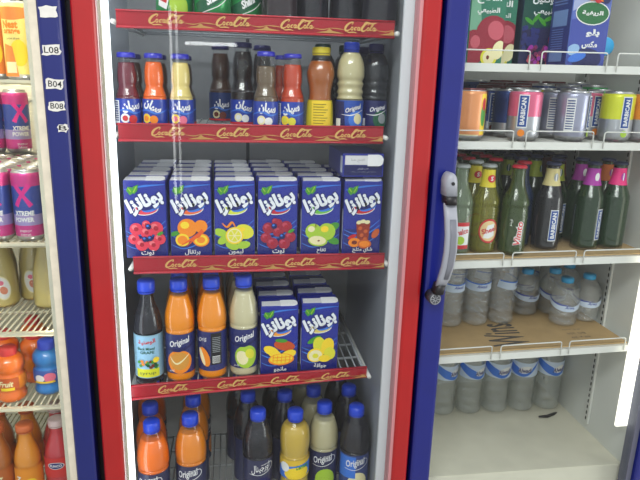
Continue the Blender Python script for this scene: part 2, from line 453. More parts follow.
marksp = [((166, 20), (233, 22), (297, 26), (360, 30)), ((168, 132), (233, 133), (296, 135), (350, 136)),
          ((181, 264), (243, 263), (300, 262), (355, 261)), ((173, 391), (232, 386), (285, 382), (335, 377))]
for k, (srf, sx, st, mk) in enumerate(zip((S1, S2, S3, S4), SX, strips, marksp)):
    sh = rack(FM, sx[0]+.004, sx[1]-.004, .068, .40, srf[0]-.0010, srf[1]-.0010, wire_g if k != 1 else wire_w, .0155, .0016, bars=6)
    price_strip(sh, sx[0], sx[1], st[0], st[1], st[2], st[3], .062, [at(px, py, .06)[0] for px, py in mk])
    for xx, zz in ((sx[0]-.004, srf[0]), (sx[1]+.004, srf[1])):
        MB().tube([(xx, .052, zz-.012), (xx, .10, zz-.012), (xx, .42, zz-.008)], [.0045, .004, .003], wire_w, 6).build('shelf_bracket', sh)
rack(FM, -.19, .295, .068, .40, S5[0]-.0005, S5[1]-.0005, wire_g, .0155, .0016, bars=6)

# ---- right fridge
FR = empty('drinks_fridge', (0, 0, 0)); tag(FR, 'right drinks fridge with blue door frame, grey handle and white wire shelves', 'fridge', 'row of glass door drinks fridges')
cabinet(FR, .3705, .945, .41, .905, .046, .46, .66, 1.86, cab_pale, cab_pale)
door(FR, .371, .942, .043, .040, blue_p)
b = MB(); b.box(.889, .901, .010, .036, .29, 1.81, gasket_g); b.build('door_gasket', FR)
led_w = mat('warm_white_led_diffuser', (1.0, .96, .84), .5, emit=1.6)
b = MB(); b.bevbox(.862, .900, .0375, .0455, .765, 1.84, led_w, .0038, 3); b.build('led_light_panel', FR)
b = MB(); b.box(.899, .944, .044, .047, .19, 1.86, jamb_w); b.build('front_jamb', FR)
b = MB(); b.box(.414, .9, .045, .060, .60, .662, mat('cream_fridge_floor', (0, 0, 0))); b.build('front_sill', FR)
b = MB()
for yy in (.19, .40):
    b.box(.894, .900, yy-.008, yy+.008, .68, 1.84, steel)
    for i in range(72): z = .69+i*.016; b.box(.8935, .8945, yy-.002, yy+.002, z, z+.009, black_pl)
b.build('shelf_support_rail', FR)
feet(FR, .371, .945)
RA = (1.547, 1.553); RB = (1.401, 1.404); RC = (1.157, 1.165); RD = (.944, .957)
hoops = [[(466-40, 529), (541, 606.5), (617, 690)], [(460-50, 513), (526, 593), (604, 680)], [(453-50, 503), (512, 575), (583, 642)], [(440-50, 492), (501, 561), (569, 624)]]
for k, (srf, xr) in enumerate(zip((RA, RB, RC, RD), (.893, .893, .893, .880))):
    sh = rack(FR, .418, xr, .066, .43, srf[0]-.0005, srf[1]-.0005, wire_w, .0125, .0012, lip=.014, bars=4, mesh=.0125)
    b = MB()
    for (p0, p1) in hoops[k]:
        py = (60, 135, 258, 345)[k]
        x0 = max(.420, at(p0, py, .06)[0]); x1 = min(xr, at(p1, py, .06)[0])
        zf = lambda x: srf[0]+(srf[1]-srf[0])*(x-.418)/(xr-.418)
        hh = (.024, .022, .017, .020)[k]; c = .004
        b.tube([(x0, .058, zf(x0)-.01), (x0, .058, zf(x0)+hh-c), (x0+c*.3, .058, zf(x0)+hh-c*.3), (x0+c, .058, zf(x0)+hh), (x1-c, .058, zf(x1)+hh),
                (x1-c*.3, .058, zf(x1)+hh-c*.3), (x1, .058, zf(x1)+hh-c), (x1, .058, zf(x1)-.01)], .0014, wire_w, 6)
    b.build('wire_guard', sh)
# handle
hg = mat('grey_handle_plastic', C8(150, 155, 165), .4)
hd = mat('dark_grey_handle_inlay', C8(110, 114, 124), .45)
H = empty('door_handle', (0, 0, 0)); H.parent = FR
def slab(path, wid, thk, m, name, parent):
    """flat bar swept along a path: path = (x, y, z), wid along x, thk outwards"""
    b = MB(); vs = []; n = 10
    for (x, y, z), w, t in zip(path, wid, thk):
        for i in range(n):
            a = 2*PI*i/n; ca, sa = math.cos(a), math.sin(a)
            vs.append((x+w/2*math.copysign(abs(ca)**.5, ca), y+t/2*math.copysign(abs(sa)**.5, sa), z))
    fs = []
    for j in range(len(path)-1):
        for i in range(n): fs.append((j*n+i, (j+1)*n+i, (j+1)*n+(i+1) % n, j*n+(i+1) % n))
    fs += [tuple(range(n)), tuple((len(path)-1)*n+i for i in range(n))[::-1]]
    b.add(vs, fs, m, True); return b.build(name, parent)
HX = .004
slab([(.389+HX, -.018, 1.353), (.389+HX, -.019, 1.350), (.389+HX, -.020, 1.345), (.389+HX, -.020, 1.338), (.390+HX, -.022, 1.312)], [.006, .014, .020, .0235, .0245], [.028, .034, .036, .036, .036], hg, 'upper_mount', H)
b = MB(); b.lathe([(.0001, 0), (.0032, 0), (.0032, .003)], black_pl, 12); sc = b.build('screw', H); sc.rotation_euler = (PI/2, 0, 0); sc.location = (.390+HX, -.0365, 1.335)
slab([(.390+HX, -.024, 1.312), (.391+HX, -.025, 1.296)], [.0225, .0225], [.034, .034], black_pl, 'upper_joint', H)
gp = [(.391+HX, -.027, 1.298), (.393+HX, -.034, 1.27), (.3945+HX, -.040, 1.24), (.3945+HX, -.041, 1.21), (.393+HX, -.038, 1.18), (.390+HX, -.032, 1.155), (.387+HX, -.026, 1.138)]
slab(gp, [.0235, .024, .024, .0235, .023, .022, .019], [.016]*7, hg, 'grip', H)
slab([(x+.0015, y-.0085, z) for x, y, z in gp[1:-1]], [.012, .0125, .0125, .0115, .009], [.002]*5, hd, 'grip_inlay', H)
slab([(.387+HX, -.022, 1.141), (.384+HX, -.020, 1.122)], [.018, .020], [.030, .030], black_pl, 'lower_joint', H)
b = MB(); b.lathe([(.0001, -.018), (.0125, -.018), (.0125, .006), (.0105, .009), (.0001, .0095)], mat('dark_lock_metal', C8(60, 62, 70), .4, metal=.3), 20)
for i in range(8):
    a = i*PI/4; b.tube([(.002*math.cos(a), .002*math.sin(a), .0098), (.0085*math.cos(a), .0085*math.sin(a), .0098)], .0009, grey_i, 5)
b.tube([(.0095*math.cos(i*PI/10), .0095*math.sin(i*PI/10), .0098) for i in range(20)], .0008, grey_i, 5, closed=True)
kp = b.build('lock_plate', H); kp.rotation_euler = (PI/2, 0, 0); kp.location = (.379+HX, -.018, 1.111)

# ---- left fridge
FL = empty('drinks_fridge', (0, 0, 0)); tag(FL, 'left drinks fridge with dark blue door frame and torn paper number labels', 'fridge', 'row of glass door drinks fridges')
cabinet(FL, -.80, -.2535, -.76, -.322, .046, .46, .35, 1.86, cab_warm, cab_warm)
door(FL, -.80, -.263, .038, .037, blue_l)
b = MB(); b.box(-.3125, -.300, .004, .040, .29, 1.81, gasket_w); b.build('door_gasket', FL)
b = MB(); b.box(-.330, -.300, .041, .046, .35, 1.86, cab_warm); b.build('front_jamb', FL)
feet(FL, -.80, -.262)
LA = 1.492; LB = 1.205; LC = 1.030; LD = .872; LE = .655
LH = .0008
for z in (LA, LB, LC, LD, LE):
    rack(FL, -.755, -.330, .066, .42, z-.0005, z-.0005, wire_y, .0115, .0019, lip=.004, bars=4)
paper = mat('torn_white_paper', C8(205, 205, 200), .8, noise=.06, nscale=80)
def sticker(cx, cz, w, h, txt, rot=0):
    P = Print(); rnd = random.Random(int(cz*1000)); pts = []
    for i in range(14):
        t = i/14*4; sd = int(t); f = t-sd
        x, y = [(-1+2*f, -1), (1, -1+2*f), (1-2*f, 1), (-1, 1-2*f)][sd]
        pts.append((x*w/2+rnd.uniform(-.0018, .0018), y*h/2+rnd.uniform(-.0014, .0014)))
    P.poly(pts, paper)
    if txt: P.text(txt, 0, 0, h=h*.62, w=w*.8, m=black_i, bold=.01)
    b = MB(); b.add([(x, .0004, y) for x, y in pts], [list(range(len(pts)))], paper); P.emit(b, flat(0))
    o = b.build('paper_label', FL); o.location = (cx, -.0006, cz); o.rotation_euler = (0, rot, 0)
for (px, py, w, h, t, r) in [(48, 12, .026, .017, '', .03), (51.5, 50, .028, .016, 'L08', .02), (55, 84, .026, .016, 'B04', .06), (57, 106, .025, .015, 'B08', .03), (63, 128, .016, .013, 'B', .1)]:
    x, z = at(px, py, 0); sticker(min(x, -.263-w/2-.002), z, w, h, t, r)

# ------------------------------------------------------------------ cartons
def leafs(P, u, v, s):
    P.poly([(u-s, v+.3*s), (u-.7*s, v+1.0*s), (u+.05*s, v+.9*s), (u+.1*s, v-.2*s), (u-.4*s, v-.5*s)], green_i)
    P.poly([(u, v+.0*s), (u+.15*s, v+1.0*s), (u+1.1*s, v+1.4*s), (u+.9*s, v+.3*s), (u+.35*s, v-.3*s)], green_i)
    P.stroke([(u-.7*s, v+.8*s), (u-.2*s, v+.1*s)], .12*s, lime_i); P.stroke([(u+.8*s, v+1.1*s), (u+.2*s, v)], .12*s, lime_i)
def fruit_art(P, kind, cx, cy, s):
    """pictures of fruit about 2 s wide"""
    R = random.Random(hash(kind) % 7 if False else len(kind))
    def circ(x, y, r, m, hl=None):
        P.ell(cx+x*s, cy+y*s, r*s, r*s, m)
        if hl: P.ell(cx+(x-.25*r)*s, cy+(y+.3*r)*s, r*.45*s, r*.38*s, hl)
    if kind == 'berry':
        pk = mat('raspberry_ink', C8(225, 60, 85), .4); pl = mat('berry_light_ink', C8(240, 120, 130), .4)
        for (x, y, r) in [(-.6, .35, .38), (.55, .4, .42), (-.75, -.25, .33), (.75, -.25, .35), (0, .15, .36), (-.3, -.6, .38), (.38, -.62, .36), (0, .65, .25)]:
            circ(x, y, r, pk, pl); P.ell(cx+x*s, cy+y*s, r*.35*s, r*.35*s, crimson)
        for (x, y) in [(.12, .52), (.2, -.2), (-.1, -.25)]: circ(x, y, .17, deep, sky)
        P.ell(cx+.8*s, cy+.1*s, .2*s, .1*s, green_i, .5)
    if kind == 'darkberry':
        pk = mat('dark_berry_ink', C8(160, 30, 60), .4); pl = mat('dark_berry_light_ink', C8(195, 70, 95), .4)
        for (x, y, r) in [(-.6, .35, .36), (.5, .45, .36), (-.75, -.25, .33), (.75, -.2, .35), (0, .15, .34), (-.35, -.6, .36), (.38, -.62, .36), (0, .7, .25), (-.2, .8, .2)]:
            circ(x, y, r, pk, pl); P.ell(cx+x*s, cy+y*s, r*.35*s, r*.35*s, crimson)
        for (x, y) in [(-.25, .5), (.25, -.15)]: circ(x, y, .18, deep, sky)
        P.ell(cx+.8*s, cy+.2*s, .22*s, .1*s, green_i, .5)
    if kind == 'orange':
        P.ell(cx-1.0*s, cy+.05*s, .3*s, .14*s, green_i, .3); circ(-.25, .4, .58, orange_i, yellow_i)
        circ(.55, .5, .4, orange_i); P.ell(cx-.55*s, cy-.35*s, .42*s, .40*s, yellow_i); P.ell(cx-.55*s, cy-.35*s, .3*s, .28*s, orange_i)
        P.ell(cx+.55*s, cy-.35*s, .5*s, .42*s, orange_i); P.ell(cx+.55*s, cy-.35*s, .4*s, .33*s, yellow_i); P.ell(cx+.55*s, cy-.35*s, .25*s, .2*s, orange_i)
        ca = mat('carrot_ink', C8(235, 95, 35), .4)
        P.poly([(cx-.75*s, cy-.75*s), (cx+.45*s, cy+.15*s), (cx+.6*s, cy-.02*s), (cx+.5*s, cy-.15*s)], ca); P.poly([(cx-.35*s, cy-.8*s), (cx+.6*s, cy+.35*s), (cx+.75*s, cy+.15*s)], ca)
    if kind == 'lemon':
        for (x, y, a) in [(-.7, -.35, .6), (-.9, .1, -.3), (.5, -.7, .2), (-.2, -.75, -.4)]: P.ell(cx+x*s, cy+y*s, .42*s, .24*s, lime_i, a)
        P.ell(cx+.55*s, cy+.15*s, .58*s, .46*s, lemon_i, -.3); P.ell(cx+.4*s, cy+.3*s, .2*s, .12*s, yellow_i)
        P.ell(cx-.05*s, cy-.1*s, .55*s, .55*s, yellow_i); P.ell(cx-.05*s, cy-.1*s, .45*s, .45*s, cream_i); P.ell(cx-.05*s, cy-.1*s, .38*s, .38*s, lemon_i)
        for i in range(3): P.stroke([(cx+(-.05+.36*math.cos(i*PI/3))*s, cy+(-.1+.36*math.sin(i*PI/3))*s), (cx+(-.05-.36*math.cos(i*PI/3))*s, cy+(-.1-.36*math.sin(i*PI/3))*s)], .05*s, cream_i)
        P.stroke([(cx-.8*s, cy+.7*s), (cx-.5*s, cy+.45*s), (cx-.2*s, cy+.75*s), (cx, cy+.45*s)], [.04*s, .16*s, .05*s], orange_i)
    if kind == 'apple':
        P.ell(cx+.75*s, cy+.4*s, .42*s, .25*s, green_i, .5); P.ell(cx+.8*s, cy-.5*s, .4*s, .22*s, green_i, -.3)
        circ(-.5, .12, .5, lime_i, cream_i); circ(.35, .1, .55, lime_i, yellow_i); P.ell(cx-.35*s, cy+.5*s, .03*s, .12*s, brown_i)
        P.ell(cx-.2*s, cy-.48*s, .62*s, .36*s, lime_i, -.1); P.ell(cx-.22*s, cy-.46*s, .54*s, .29*s, cream_i, -.1); P.ell(cx-.15*s, cy-.48*s, .08*s, .05*s, brown_i)
    if kind == 'tea':
        tea = mat('iced_tea_ink', C8(150, 50, 25), .4); tl = mat('iced_tea_light_ink', C8(205, 95, 45), .4)
        P.ell(cx+.85*s, cy-.05*s, .35*s, .2*s, tl, 1.0); P.ell(cx-.65*s, cy-.25*s, .3*s, .12*s, red_i, .4)
        P.poly([(cx-.42*s, cy+.62*s), (cx+.48*s, cy+.62*s), (cx+.36*s, cy-.75*s), (cx-.3*s, cy-.75*s)], tea)
        for (x, y) in [(-.15, .3), (.2, .1), (-.05, -.15), (.18, -.4)]: P.ell(cx+x*s, cy+y*s, .13*s, .12*s, tl, .5)
        for (x, y) in [(-.25, .68), (0, .75), (.28, .7)]: P.ell(cx+x*s, cy+y*s, .18*s, .12*s, cream_i, .2)
        P.ell(cx-.5*s, cy-.62*s, .4*s, .3*s, orange_i); P.ell(cx-.5*s, cy-.62*s, .18*s, .13*s, brown_i); P.ell(cx+.15*s, cy-.72*s, .45*s, .3*s, tl); P.ell(cx+.15*s, cy-.72*s, .35*s, .2*s, orange_i)
    if kind == 'mango':
        P.ell(cx+.3*s, cy+.55*s, .7*s, .36*s, mat('mango_red_ink', C8(200, 80, 35), .4), -.2); P.ell(cx+.1*s, cy+.9*s, .4*s, .14*s, green_i, -.1)
        for (x, y, a) in [(-.55, .2, -.5), (-.3, -.05, -.6), (.55, -.1, .4)]: P.ell(cx+x*s, cy+y*s, .55*s, .3*s, yellow_i, a)
        P.ell(cx+.1*s, cy-.42*s, .85*s, .42*s, orange_i, .05); P.ell(cx+.1*s, cy-.38*s, .75*s, .34*s, yellow_i, .05)
        for i in range(5): P.stroke([(cx+(-.45+i*.27)*s, cy-.65*s), (cx+(-.4+i*.27)*s, cy-.12*s)], .04*s, orange_i)
        for i in range(2): P.stroke([(cx-.5*s, cy+(-.5+i*.22)*s), (cx+.75*s, cy+(-.45+i*.22)*s)], .04*s, orange_i)
    if kind == 'guava':
        P.ell(cx-.4*s, cy+.75*s, .5*s, .18*s, green_i, .5)
        P.ell(cx-.05*s, cy+.35*s, .42*s, .6*s, lemon_i, .15); P.ell(cx+.5*s, cy+.25*s, .42*s, .62*s, yellow_i, -.2); P.ell(cx+.65*s, cy-.25*s, .38*s, .45*s, lemon_i)
        P.ell(cx-.3*s, cy-.35*s, .55*s, .5*s, yellow_i, .2); P.ell(cx-.3*s, cy-.38*s, .45*s, .4*s, cream_i, .2); P.ell(cx-.3*s, cy-.4*s, .2*s, .17*s, lemon_i)
        P.ell(cx+.3*s, cy-.6*s, .4*s, .25*s, yellow_i)
FLAV = {'berry': ('red berry', ar('توت'), mat('berry_swoosh', C8(230, 70, 90), .4)), 'orange': ('orange and carrot', ar('برتقال'), mat('orange_swoosh', C8(240, 110, 60), .4)),
        'lemon': ('lemon', ar('ليمون'), mat('lemon_swoosh', C8(215, 225, 70), .4)), 'darkberry': ('dark berry', ar('توت'), mat('dberry_swoosh', C8(190, 40, 60), .4)),
        'apple': ('green apple', ar('تفاح'), mat('apple_swoosh', C8(110, 190, 70), .4)), 'tea': ('iced peach tea', ar('شاي مثلج'), mat('tea_swoosh', C8(200, 35, 45), .4)),
        'mango': ('mango', ar('مانجو'), mat('mango_swoosh', C8(245, 160, 60), .4)), 'guava': ('guava', ar('جوافة'), mat('guava_swoosh', C8(225, 205, 110), .4))}
flapm = mat('grey_white_carton_seam', C8(222, 222, 226), .5); flapw = mat('white_carton_tab', C8(245, 245, 246), .5)
sidem = mat('carton_side_white', C8(200, 205, 220), .5)
def carton(kind, w=.0765, d=.052, h=.150):
    t = empty('juice_carton'); b = MB()
    b.bevbox(-w/2, w/2, 0, d, 0, h, royal, .0022, 2)
    P = Print(); nm, art, sw = FLAV[kind]
    P.rect(-w/2+.002, 0, w/2-.002, h*.36, mat('carton_lower_blue', C8(24, 34, 120), .35, coat=.3))
    for (a, c, q) in [(.30, .42, .010), (.36, .50, .006), (.18, .30, .005)]:
        P.stroke([(-w/2, h*a), (-w/5, h*(a-.06)), (w/6, h*a), (w/2, h*c)], [.0008, q*.5, .0008], sky)
    P.stroke([(-w/2, h*.88), (0, h*.93), (w/2, h*.95)], [.0006, .004, .0006], sky)
    # wordmark with its swoosh
    P.ell(.001, h*.635, .0235, .0115, white, .12); P.ell(.001, h*.635, .0220, .0100, sw, .12); P.ell(.010, h*.655, .0170, .0075, sky, .3); P.ell(.006, h*.668, .0150, .0060, navy, .3)
    wm = ar('بونانزا')
    P.text(wm, .000, h*.725, w=.071, h=.039, m=navy, bold=.11, rot=.40)
    P.text(wm, .000, h*.727, w=.068, h=.036, m=mat('wordmark_white', C8(235, 238, 245), .5), bold=.055, rot=.40)
    leafs(P, -w*.29, h*.85, .0105)
    fruit_art(P, kind, .001, h*.31, .0315)
    P.text(art, .002, h*.075, h=.012, m=white, bold=.02)
    P.emit(b, flat(0), clip=(-w/2+.001, .001, w/2-.001, h-.001))
    # white seam on the side
    b.box(-w/2-.0006, -w/2, .006, .013, .012, h*.62, sidem)
    b.box(w/2, w/2+.0006, .010, d-.010, .015, h-.02, mat('carton_side_text', C8(70, 85, 170), .5))
    b.build('body', t)
    f = MB(); n = 7   # folded top seam, rounded at the right end
    y0, y1 = .002, .020; z0 = h-.0005
    vs = [(-w/2+.002, y0, z0+.001), (.004, y0, z0+.0015), (.004, y1, z0+.0042), (-w/2+.003, y1, z0+.0038)]
    f.add([(x, y, z) for x, y, z in vs]+[(x, y, z0-.0005) for x, y, z in vs], [(0, 1, 2, 3), (7, 6, 5, 4), (0, 4, 5, 1), (1, 5, 6, 2), (2, 6, 7, 3), (3, 7, 4, 0)], flapm)
    pts = [(.002, y0-.001), (w/2-.010, y0-.001)]+[(w/2-.010+.009*math.sin(a), (y0+y1)/2-(y1-y0+.002)/2*math.cos(a)) for a in [PI*i/n for i in range(1, n)]]+[(w/2-.010, y1+.001), (.002, y1+.001)]
    zt = lambda y: z0+.0016+(y-y0)/(y1-y0)*.0038
    m = len(pts)
    f.add([(x, y, zt(y)) for x, y in pts]+[(x, y, z0-.0005) for x, y in pts], [tuple(range(m))]+[tuple(range(2*m-1, m-1, -1))]+[(i, m+i, m+(i+1) % m, (i+1) % m) for i in range(m)], flapw)
    f.build('top_seam_flap', t)
    return Kind(t), nm
def zl(S, x, x0=-.19, x1=.29): return .0013+S[0]+(S[1]-S[0])*(x-x0)/(x1-x0)
cart = [('berry', 146.5, 5, .062), ('orange', 191, 5, .062), ('lemon', 235, 5, .064), ('darkberry', 277.5, 5, .066), ('apple', 320.5, 5, .064), ('tea', 362, 4, .064)]
order = 'leftmost of the six columns,second column from the left,third column from the left,third column from the right,second column from the right,rightmost column'.split(',')
for k, (kd, px, n, pit) in enumerate(cart):
    K, nm = carton(kd); x = at(px, 222, .082)[0]
    for i in range(n):
        dx = random.uniform(-.0012, .0012)-i*(.0008+.0006*k)
        lab = f'{nm} juice carton, {"front" if i == 0 else ORD[i]+" from the front"} of the {order[k]} on the upper carton shelf'
        if len(lab.split()) > 16: lab = f'{nm} juice carton, {ORD[i]} from the front, upper carton shelf'
        K.place(x+dx, .078+i*pit, zl(S3, x), lab, 'juice carton', f'{nm} juice cartons in the column', rz=random.uniform(-.015, .015))
for kd, px, pit in [('mango', 279.2, .062), ('guava', 319.4, .062)]:
    K, nm = carton(kd, .0765, .052, .150); x = at(px, 340, .082)[0]
    for i in range(4):
        K.place(x-i*.003, .078+i*pit, zl(S4, x)-.0, f'{nm} juice carton, {"the front one" if i == 0 else ORD[i]+" from the front"} of its column on the lower carton shelf', 'juice carton', f'{nm} juice cartons in the column', rz=random.uniform(-.02, .02))
# carton lying on its back over the tea column, its top towards the door
t = empty('juice_carton'); b = MB(); w, d, h = .082, .046, .150
b.bevbox(-w/2, w/2, 0, h, 0, d, royal, .0022, 2)
P = Print(); P.rect(-w/2+.003, .003, w/2-.003, .022, deep)
P.text(ar('عصير طبيعي'), 0, .016, w=.022, h=.004, m=white); P.text(ar('يحفظ في مكان بارد وجاف'), 0, .010, w=.05, h=.003, m=grey_i)
P.emit(b, flat(0)); b.box(-w/2-.0006, -w/2, .004, .02, .008, d-.006, sidem); b.build('body', t)
b = MB(); b.bevbox(-w/2+.004, .012, -.003, 0, .024, .042, flapm, .001); 
pts = [(.008, .022), (.030, .022)]+[(.030+.009*math.sin(a), .033-.011*math.cos(a)) for a in [PI*i/7 for i in range(1, 7)]]+[(.030, .044), (.008, .044)]
m = len(pts); b.add([(x, -.0045, z) for x, z in pts]+[(x, 0, z) for x, z in pts], [tuple(range(m))]+[(i, (i+1) % m, m+(i+1) % m, m+i) for i in range(m)], flapw)
P = Print(); P.text(ar('افتح هنا'), -.012, .033, w=.026, h=.007, m=grey_i); P.emit(b, flat(-.003)); b.build('top_seam_flap', t)
tx = at(362, 222, .082)[0]
t.location = (tx-.003, .081, zl(S3, tx)+.1575); t.rotation_euler = (0, 0, .02)
tag(t, 'blue juice carton lying flat on top of the iced peach tea column', 'juice carton')

# ------------------------------------------------------------------ bottles
def bottle(name, prof, body, cap, capr, caph, drink=None, fill=0, lab=None, art=None, lr=None, seg=24, sm=True, ridge=.03, capz=None, ring=True):
    """lathe-turned bottle; prof from the base up to the lip. lab = (z0, z1, ground colour); art(P, r) draws on the label"""
    t = empty(name); pr = smooth_prof(prof) if sm else prof
    b = MB(); b.lathe(pr, body, seg); b.build('bottle_body', t)
    top = pr[-1][1]
    if drink:
        q = [(max(.0005, r-.0012), z+.001) for r, z in pr if z+.001 < fill]; q.append((max(.001, r_at(pr, fill)-.0012), fill))
        MB().lathe(q, drink, seg).build('drink', t)
    c = MB(); cz = top-caph*.75 if capz is None else capz
    c.lathe([(capr, cz), (capr*1.02, cz+caph*.15), (capr, cz+caph*.85), (capr*.88, cz+caph), (.0005, cz+caph*1.01)], cap, 28, ridge=ridge)
    if ring: c.lathe([(capr*1.0, cz-.0035), (capr*1.02, cz-.0012)], cap, 24)
    c.build('cap', t)
    if lab:
        z0, z1, gm_ = lab; l = MB()
        zs = [z0+(z1-z0)*i/8 for i in range(9)]
        R = lr or max(r_at(pr, z) for z in zs)
        l.lathe([((R if lr else r_at(pr, z))+.0006, z) for z in zs], gm_, 32, closed=False)
        if art:
            P = Print(); art(P, R); P.emit(l, cyl(R+.0007), clip=(-R*2.9, z0, R*2.9, z1), cut=.004)
        l.build('label', t)
    return Kind(t, max([q[0] for q in pr]+[capr])+.0014)

# small glass juice bottles
P_small = [(.0005, 0), (.018, .0), (.0215, .003), (.022, .012), (.022, .050), (.0215, .054), (.0175, .066), (.0165, .072), (.018, .080), (.0172, .100), (.0145, .113), (.0135, .119), (.0135, .127)]
def small_art(fcol, fc2, tilt=-.6, word='سيان', alt=False):
    def f(P, R):
        for a in (-1, 1):
            u0 = a*R*1.55
            P.text(ar(word), u0*.0+(.002 if a < 0 else R*PI*.98), .036, w=.034, h=.021, m=white, bold=.05, rot=tilt*.4) if a < 0 else None
        P.stroke([(-.040, .022), (-.01, .03), (.01, .024), (.04, .034)], [.001, .004, .001], sky)
        P.ell(-.010, .015, .0085, .0085, fcol); P.ell(.004, .013, .0075, .0075, fc2); P.ell(-.010, .015, .005, .005, fc2)
        P.stroke([(-.05, .003), (0, .004), (.05, .003)], .004, red_i)
        if alt: P.rect(-.034, .006, -.020, .046, white); [P.rect(-.033, .010+i*.004, -.022, .012+i*.004, navy) for i in range(9)]
    return f
lab_s = (.001, .049, mat('label_blue', C8(30, 60, 165), .4, coat=.3))
drk = lambda n, c: mat(n, c, .3, coat=.5)
purple_d = drk('dark_berry_drink', C8(110, 22, 45)); orange_d = drk('orange_drink', C8(248, 105, 12)); cream_d = drk('cream_drink', C8(238, 214, 128))
brown_d = drk('brown_drink', C8(75, 45, 30)); dark_d = drk('dark_cola_drink', C8(32, 22, 24)); tan_d = drk('amber_drink', C8(105, 85, 62)); coral_d = drk('coral_drink', C8(200, 62, 20))
mango_d = drk('mango_brown_drink', C8(168, 88, 18)); guava_d = drk('guava_cream_drink', C8(205, 195, 150)); grey_d = drk('grey_green_drink', C8(95, 105, 100))
orange2_d = drk('bright_orange_drink', C8(255, 150, 0)); orange3_d = drk('vivid_orange_drink', C8(255, 118, 0)); lem_d = drk('yellow_drink', C8(215, 180, 70)); black_d = drk('blackberry_drink', C8(28, 28, 45))
beige_d = drk('beige_milk_drink', C8(215, 195, 120)); redr_d = drk('red_drink', C8(200, 45, 60)); blue_d = drk('electric_blue_drink', C8(25, 130, 215))
k1 = bottle('juice_bottle', P_small, glassy, cap_violet, .0160, .009, purple_d, .112, lab_s, small_art(white, red_i, .3, 'سيان', True), ridge=.01, ring=False)
k2 = bottle('juice_bottle', P_small, glassy, cap_violet, .0160, .009, orange_d, .114, lab_s, small_art(yellow_i, orange_i, -1.2), ridge=.01, ring=False)
k3 = bottle('juice_bottle', P_small, glassy, cap_violet, .0160, .009, cream_d, .114, lab_s, small_art(yellow_i, pink_i, 0), ridge=.01, ring=False)
P_tall = [(r*1.12, z*1.22) for r, z in P_small]; P_mid = [(r*1.06, z*1.07) for r, z in P_small]
k4 = bottle('juice_bottle', P_small, glassy, cap_dark, .0160, .009, brown_d, .114, (.001, .049, mat('label_dull_blue', C8(35, 60, 120), .4)), small_art(cream_i, brown_i, 0), ridge=.01, ring=False)
def bx(px, py, Y): return at(px, py, Y)[0]
def put(K, px, py, Y, S, lab, cat='bottle', grp=None, rz=0):
    x = bx(px, py, Y); return K.place(x, Y, zl(S, x), lab, cat, grp, rz)
put(k1, 130.5, 100, .105, S2, 'small dark berry juice bottle with violet cap, leftmost on the second shelf', rz=.3)
put(k2, 154.5, 100, .105, S2, 'small bright orange juice bottle with violet cap beside the dark berry one', rz=-.2)
put(k3, 179.5, 100, .105, S2, 'small pale cream juice bottle with violet cap, right of the small orange one')
for i, px in enumerate((136, 158, 183)):
    put(k4, px, 95, .175, S2, f'dim brown juice bottle hidden behind the small {["dark berry", "bright orange", "pale cream"][i]} bottle', grp='second row of small bottles')
k4b = bottle('juice_bottle', P_tall, glassy, cap_dark, .0180, .010, brown_d, .140, (.001, .060, mat('label_dull_blue', (0, 0, 0))), small_art(cream_i, brown_i, 0), ridge=.01, ring=False)
put(k4b, 221, 100, .29, S2, 'brown juice bottle with dark cap standing alone at the back of second shelf')
k5 = bottle('juice_bottle', P_tall, glassy, cap_dark, .0180, .010, dark_d, .140, lab_s, small_art(cream_i, white, -.8), ridge=.01, ring=False)
put(k5, 243, 100, .185, S2, 'dark juice bottle with dark cap left behind the amber juice bottle')
put(k5, 262, 95, .26, S2, 'dark juice bottle in the back row behind the amber one', rz=.8)
k6 = bottle('juice_bottle', P_mid, glassy, cap_violet, .0165, .009, tan_d, .112, lab_s, small_art(cream_i, white, -.3), ridge=.01, ring=False)
put(k6, 266.5, 100, .10, S2, 'amber juice bottle with pale fruit on blue label')
k7 = bottle('juice_bottle', [(r*1.06, z*1.05) for r, z in P_small], glassy, cap_violet, .0165, .008, coral_d, .116, lab_s, small_art(yellow_i, lemon_i, .4, 'سيان', True), ridge=.01, ring=False)
put(k7, 294, 100, .105, S2, 'coral red juice bottle with violet cap and lemon on its label', rz=-.25)
put(k7, 283, 95, .18, S2, 'coral juice bottle half hidden behind the amber and coral bottles')
P_waist = [(.0005, 0), (.022, 0), (.0255, .004), (.0255, .016), (.024, .045), (.0215, .060), (.023, .078), (.0265, .094), (.0265, .106), (.022, .120), (.016, .127), (.0145, .131), (.0145, .146)]
def man_art(P, R):
    P.rect(-.020, .004, .020, .052, yellow_i); [P.rect(-.016, .010+i*.005, .004+(i % 3)*.004, .0115+i*.005, mat('olive_ink', C8(150, 135, 20), .5)) for i in range(8)]
k8 = bottle('juice_bottle', P_waist, glassy, cap_yellow, .0168, .011, mango_d, .124, (.003, .053, mat('clear_yellow_label', C8(215, 195, 30), .4)), man_art, ridge=.01)
put(k8, 320.5, 100, .105, S2, 'waisted mango juice bottle with yellow cap and yellow label')
P_pet = [(.0005, .002), (.018, 0), (.0255, .004), (.0265, .010), (.0262, .052), (.0265, .056), (.0240, .062), (.0262, .068), (.0240, .075), (.0262, .082), (.0262, .084), (.0240, .089), (.0270, .096), (.0272, .106), (.0250, .122), (.019, .136), (.0125, .144), (.0115, .148), (.0115, .156)]
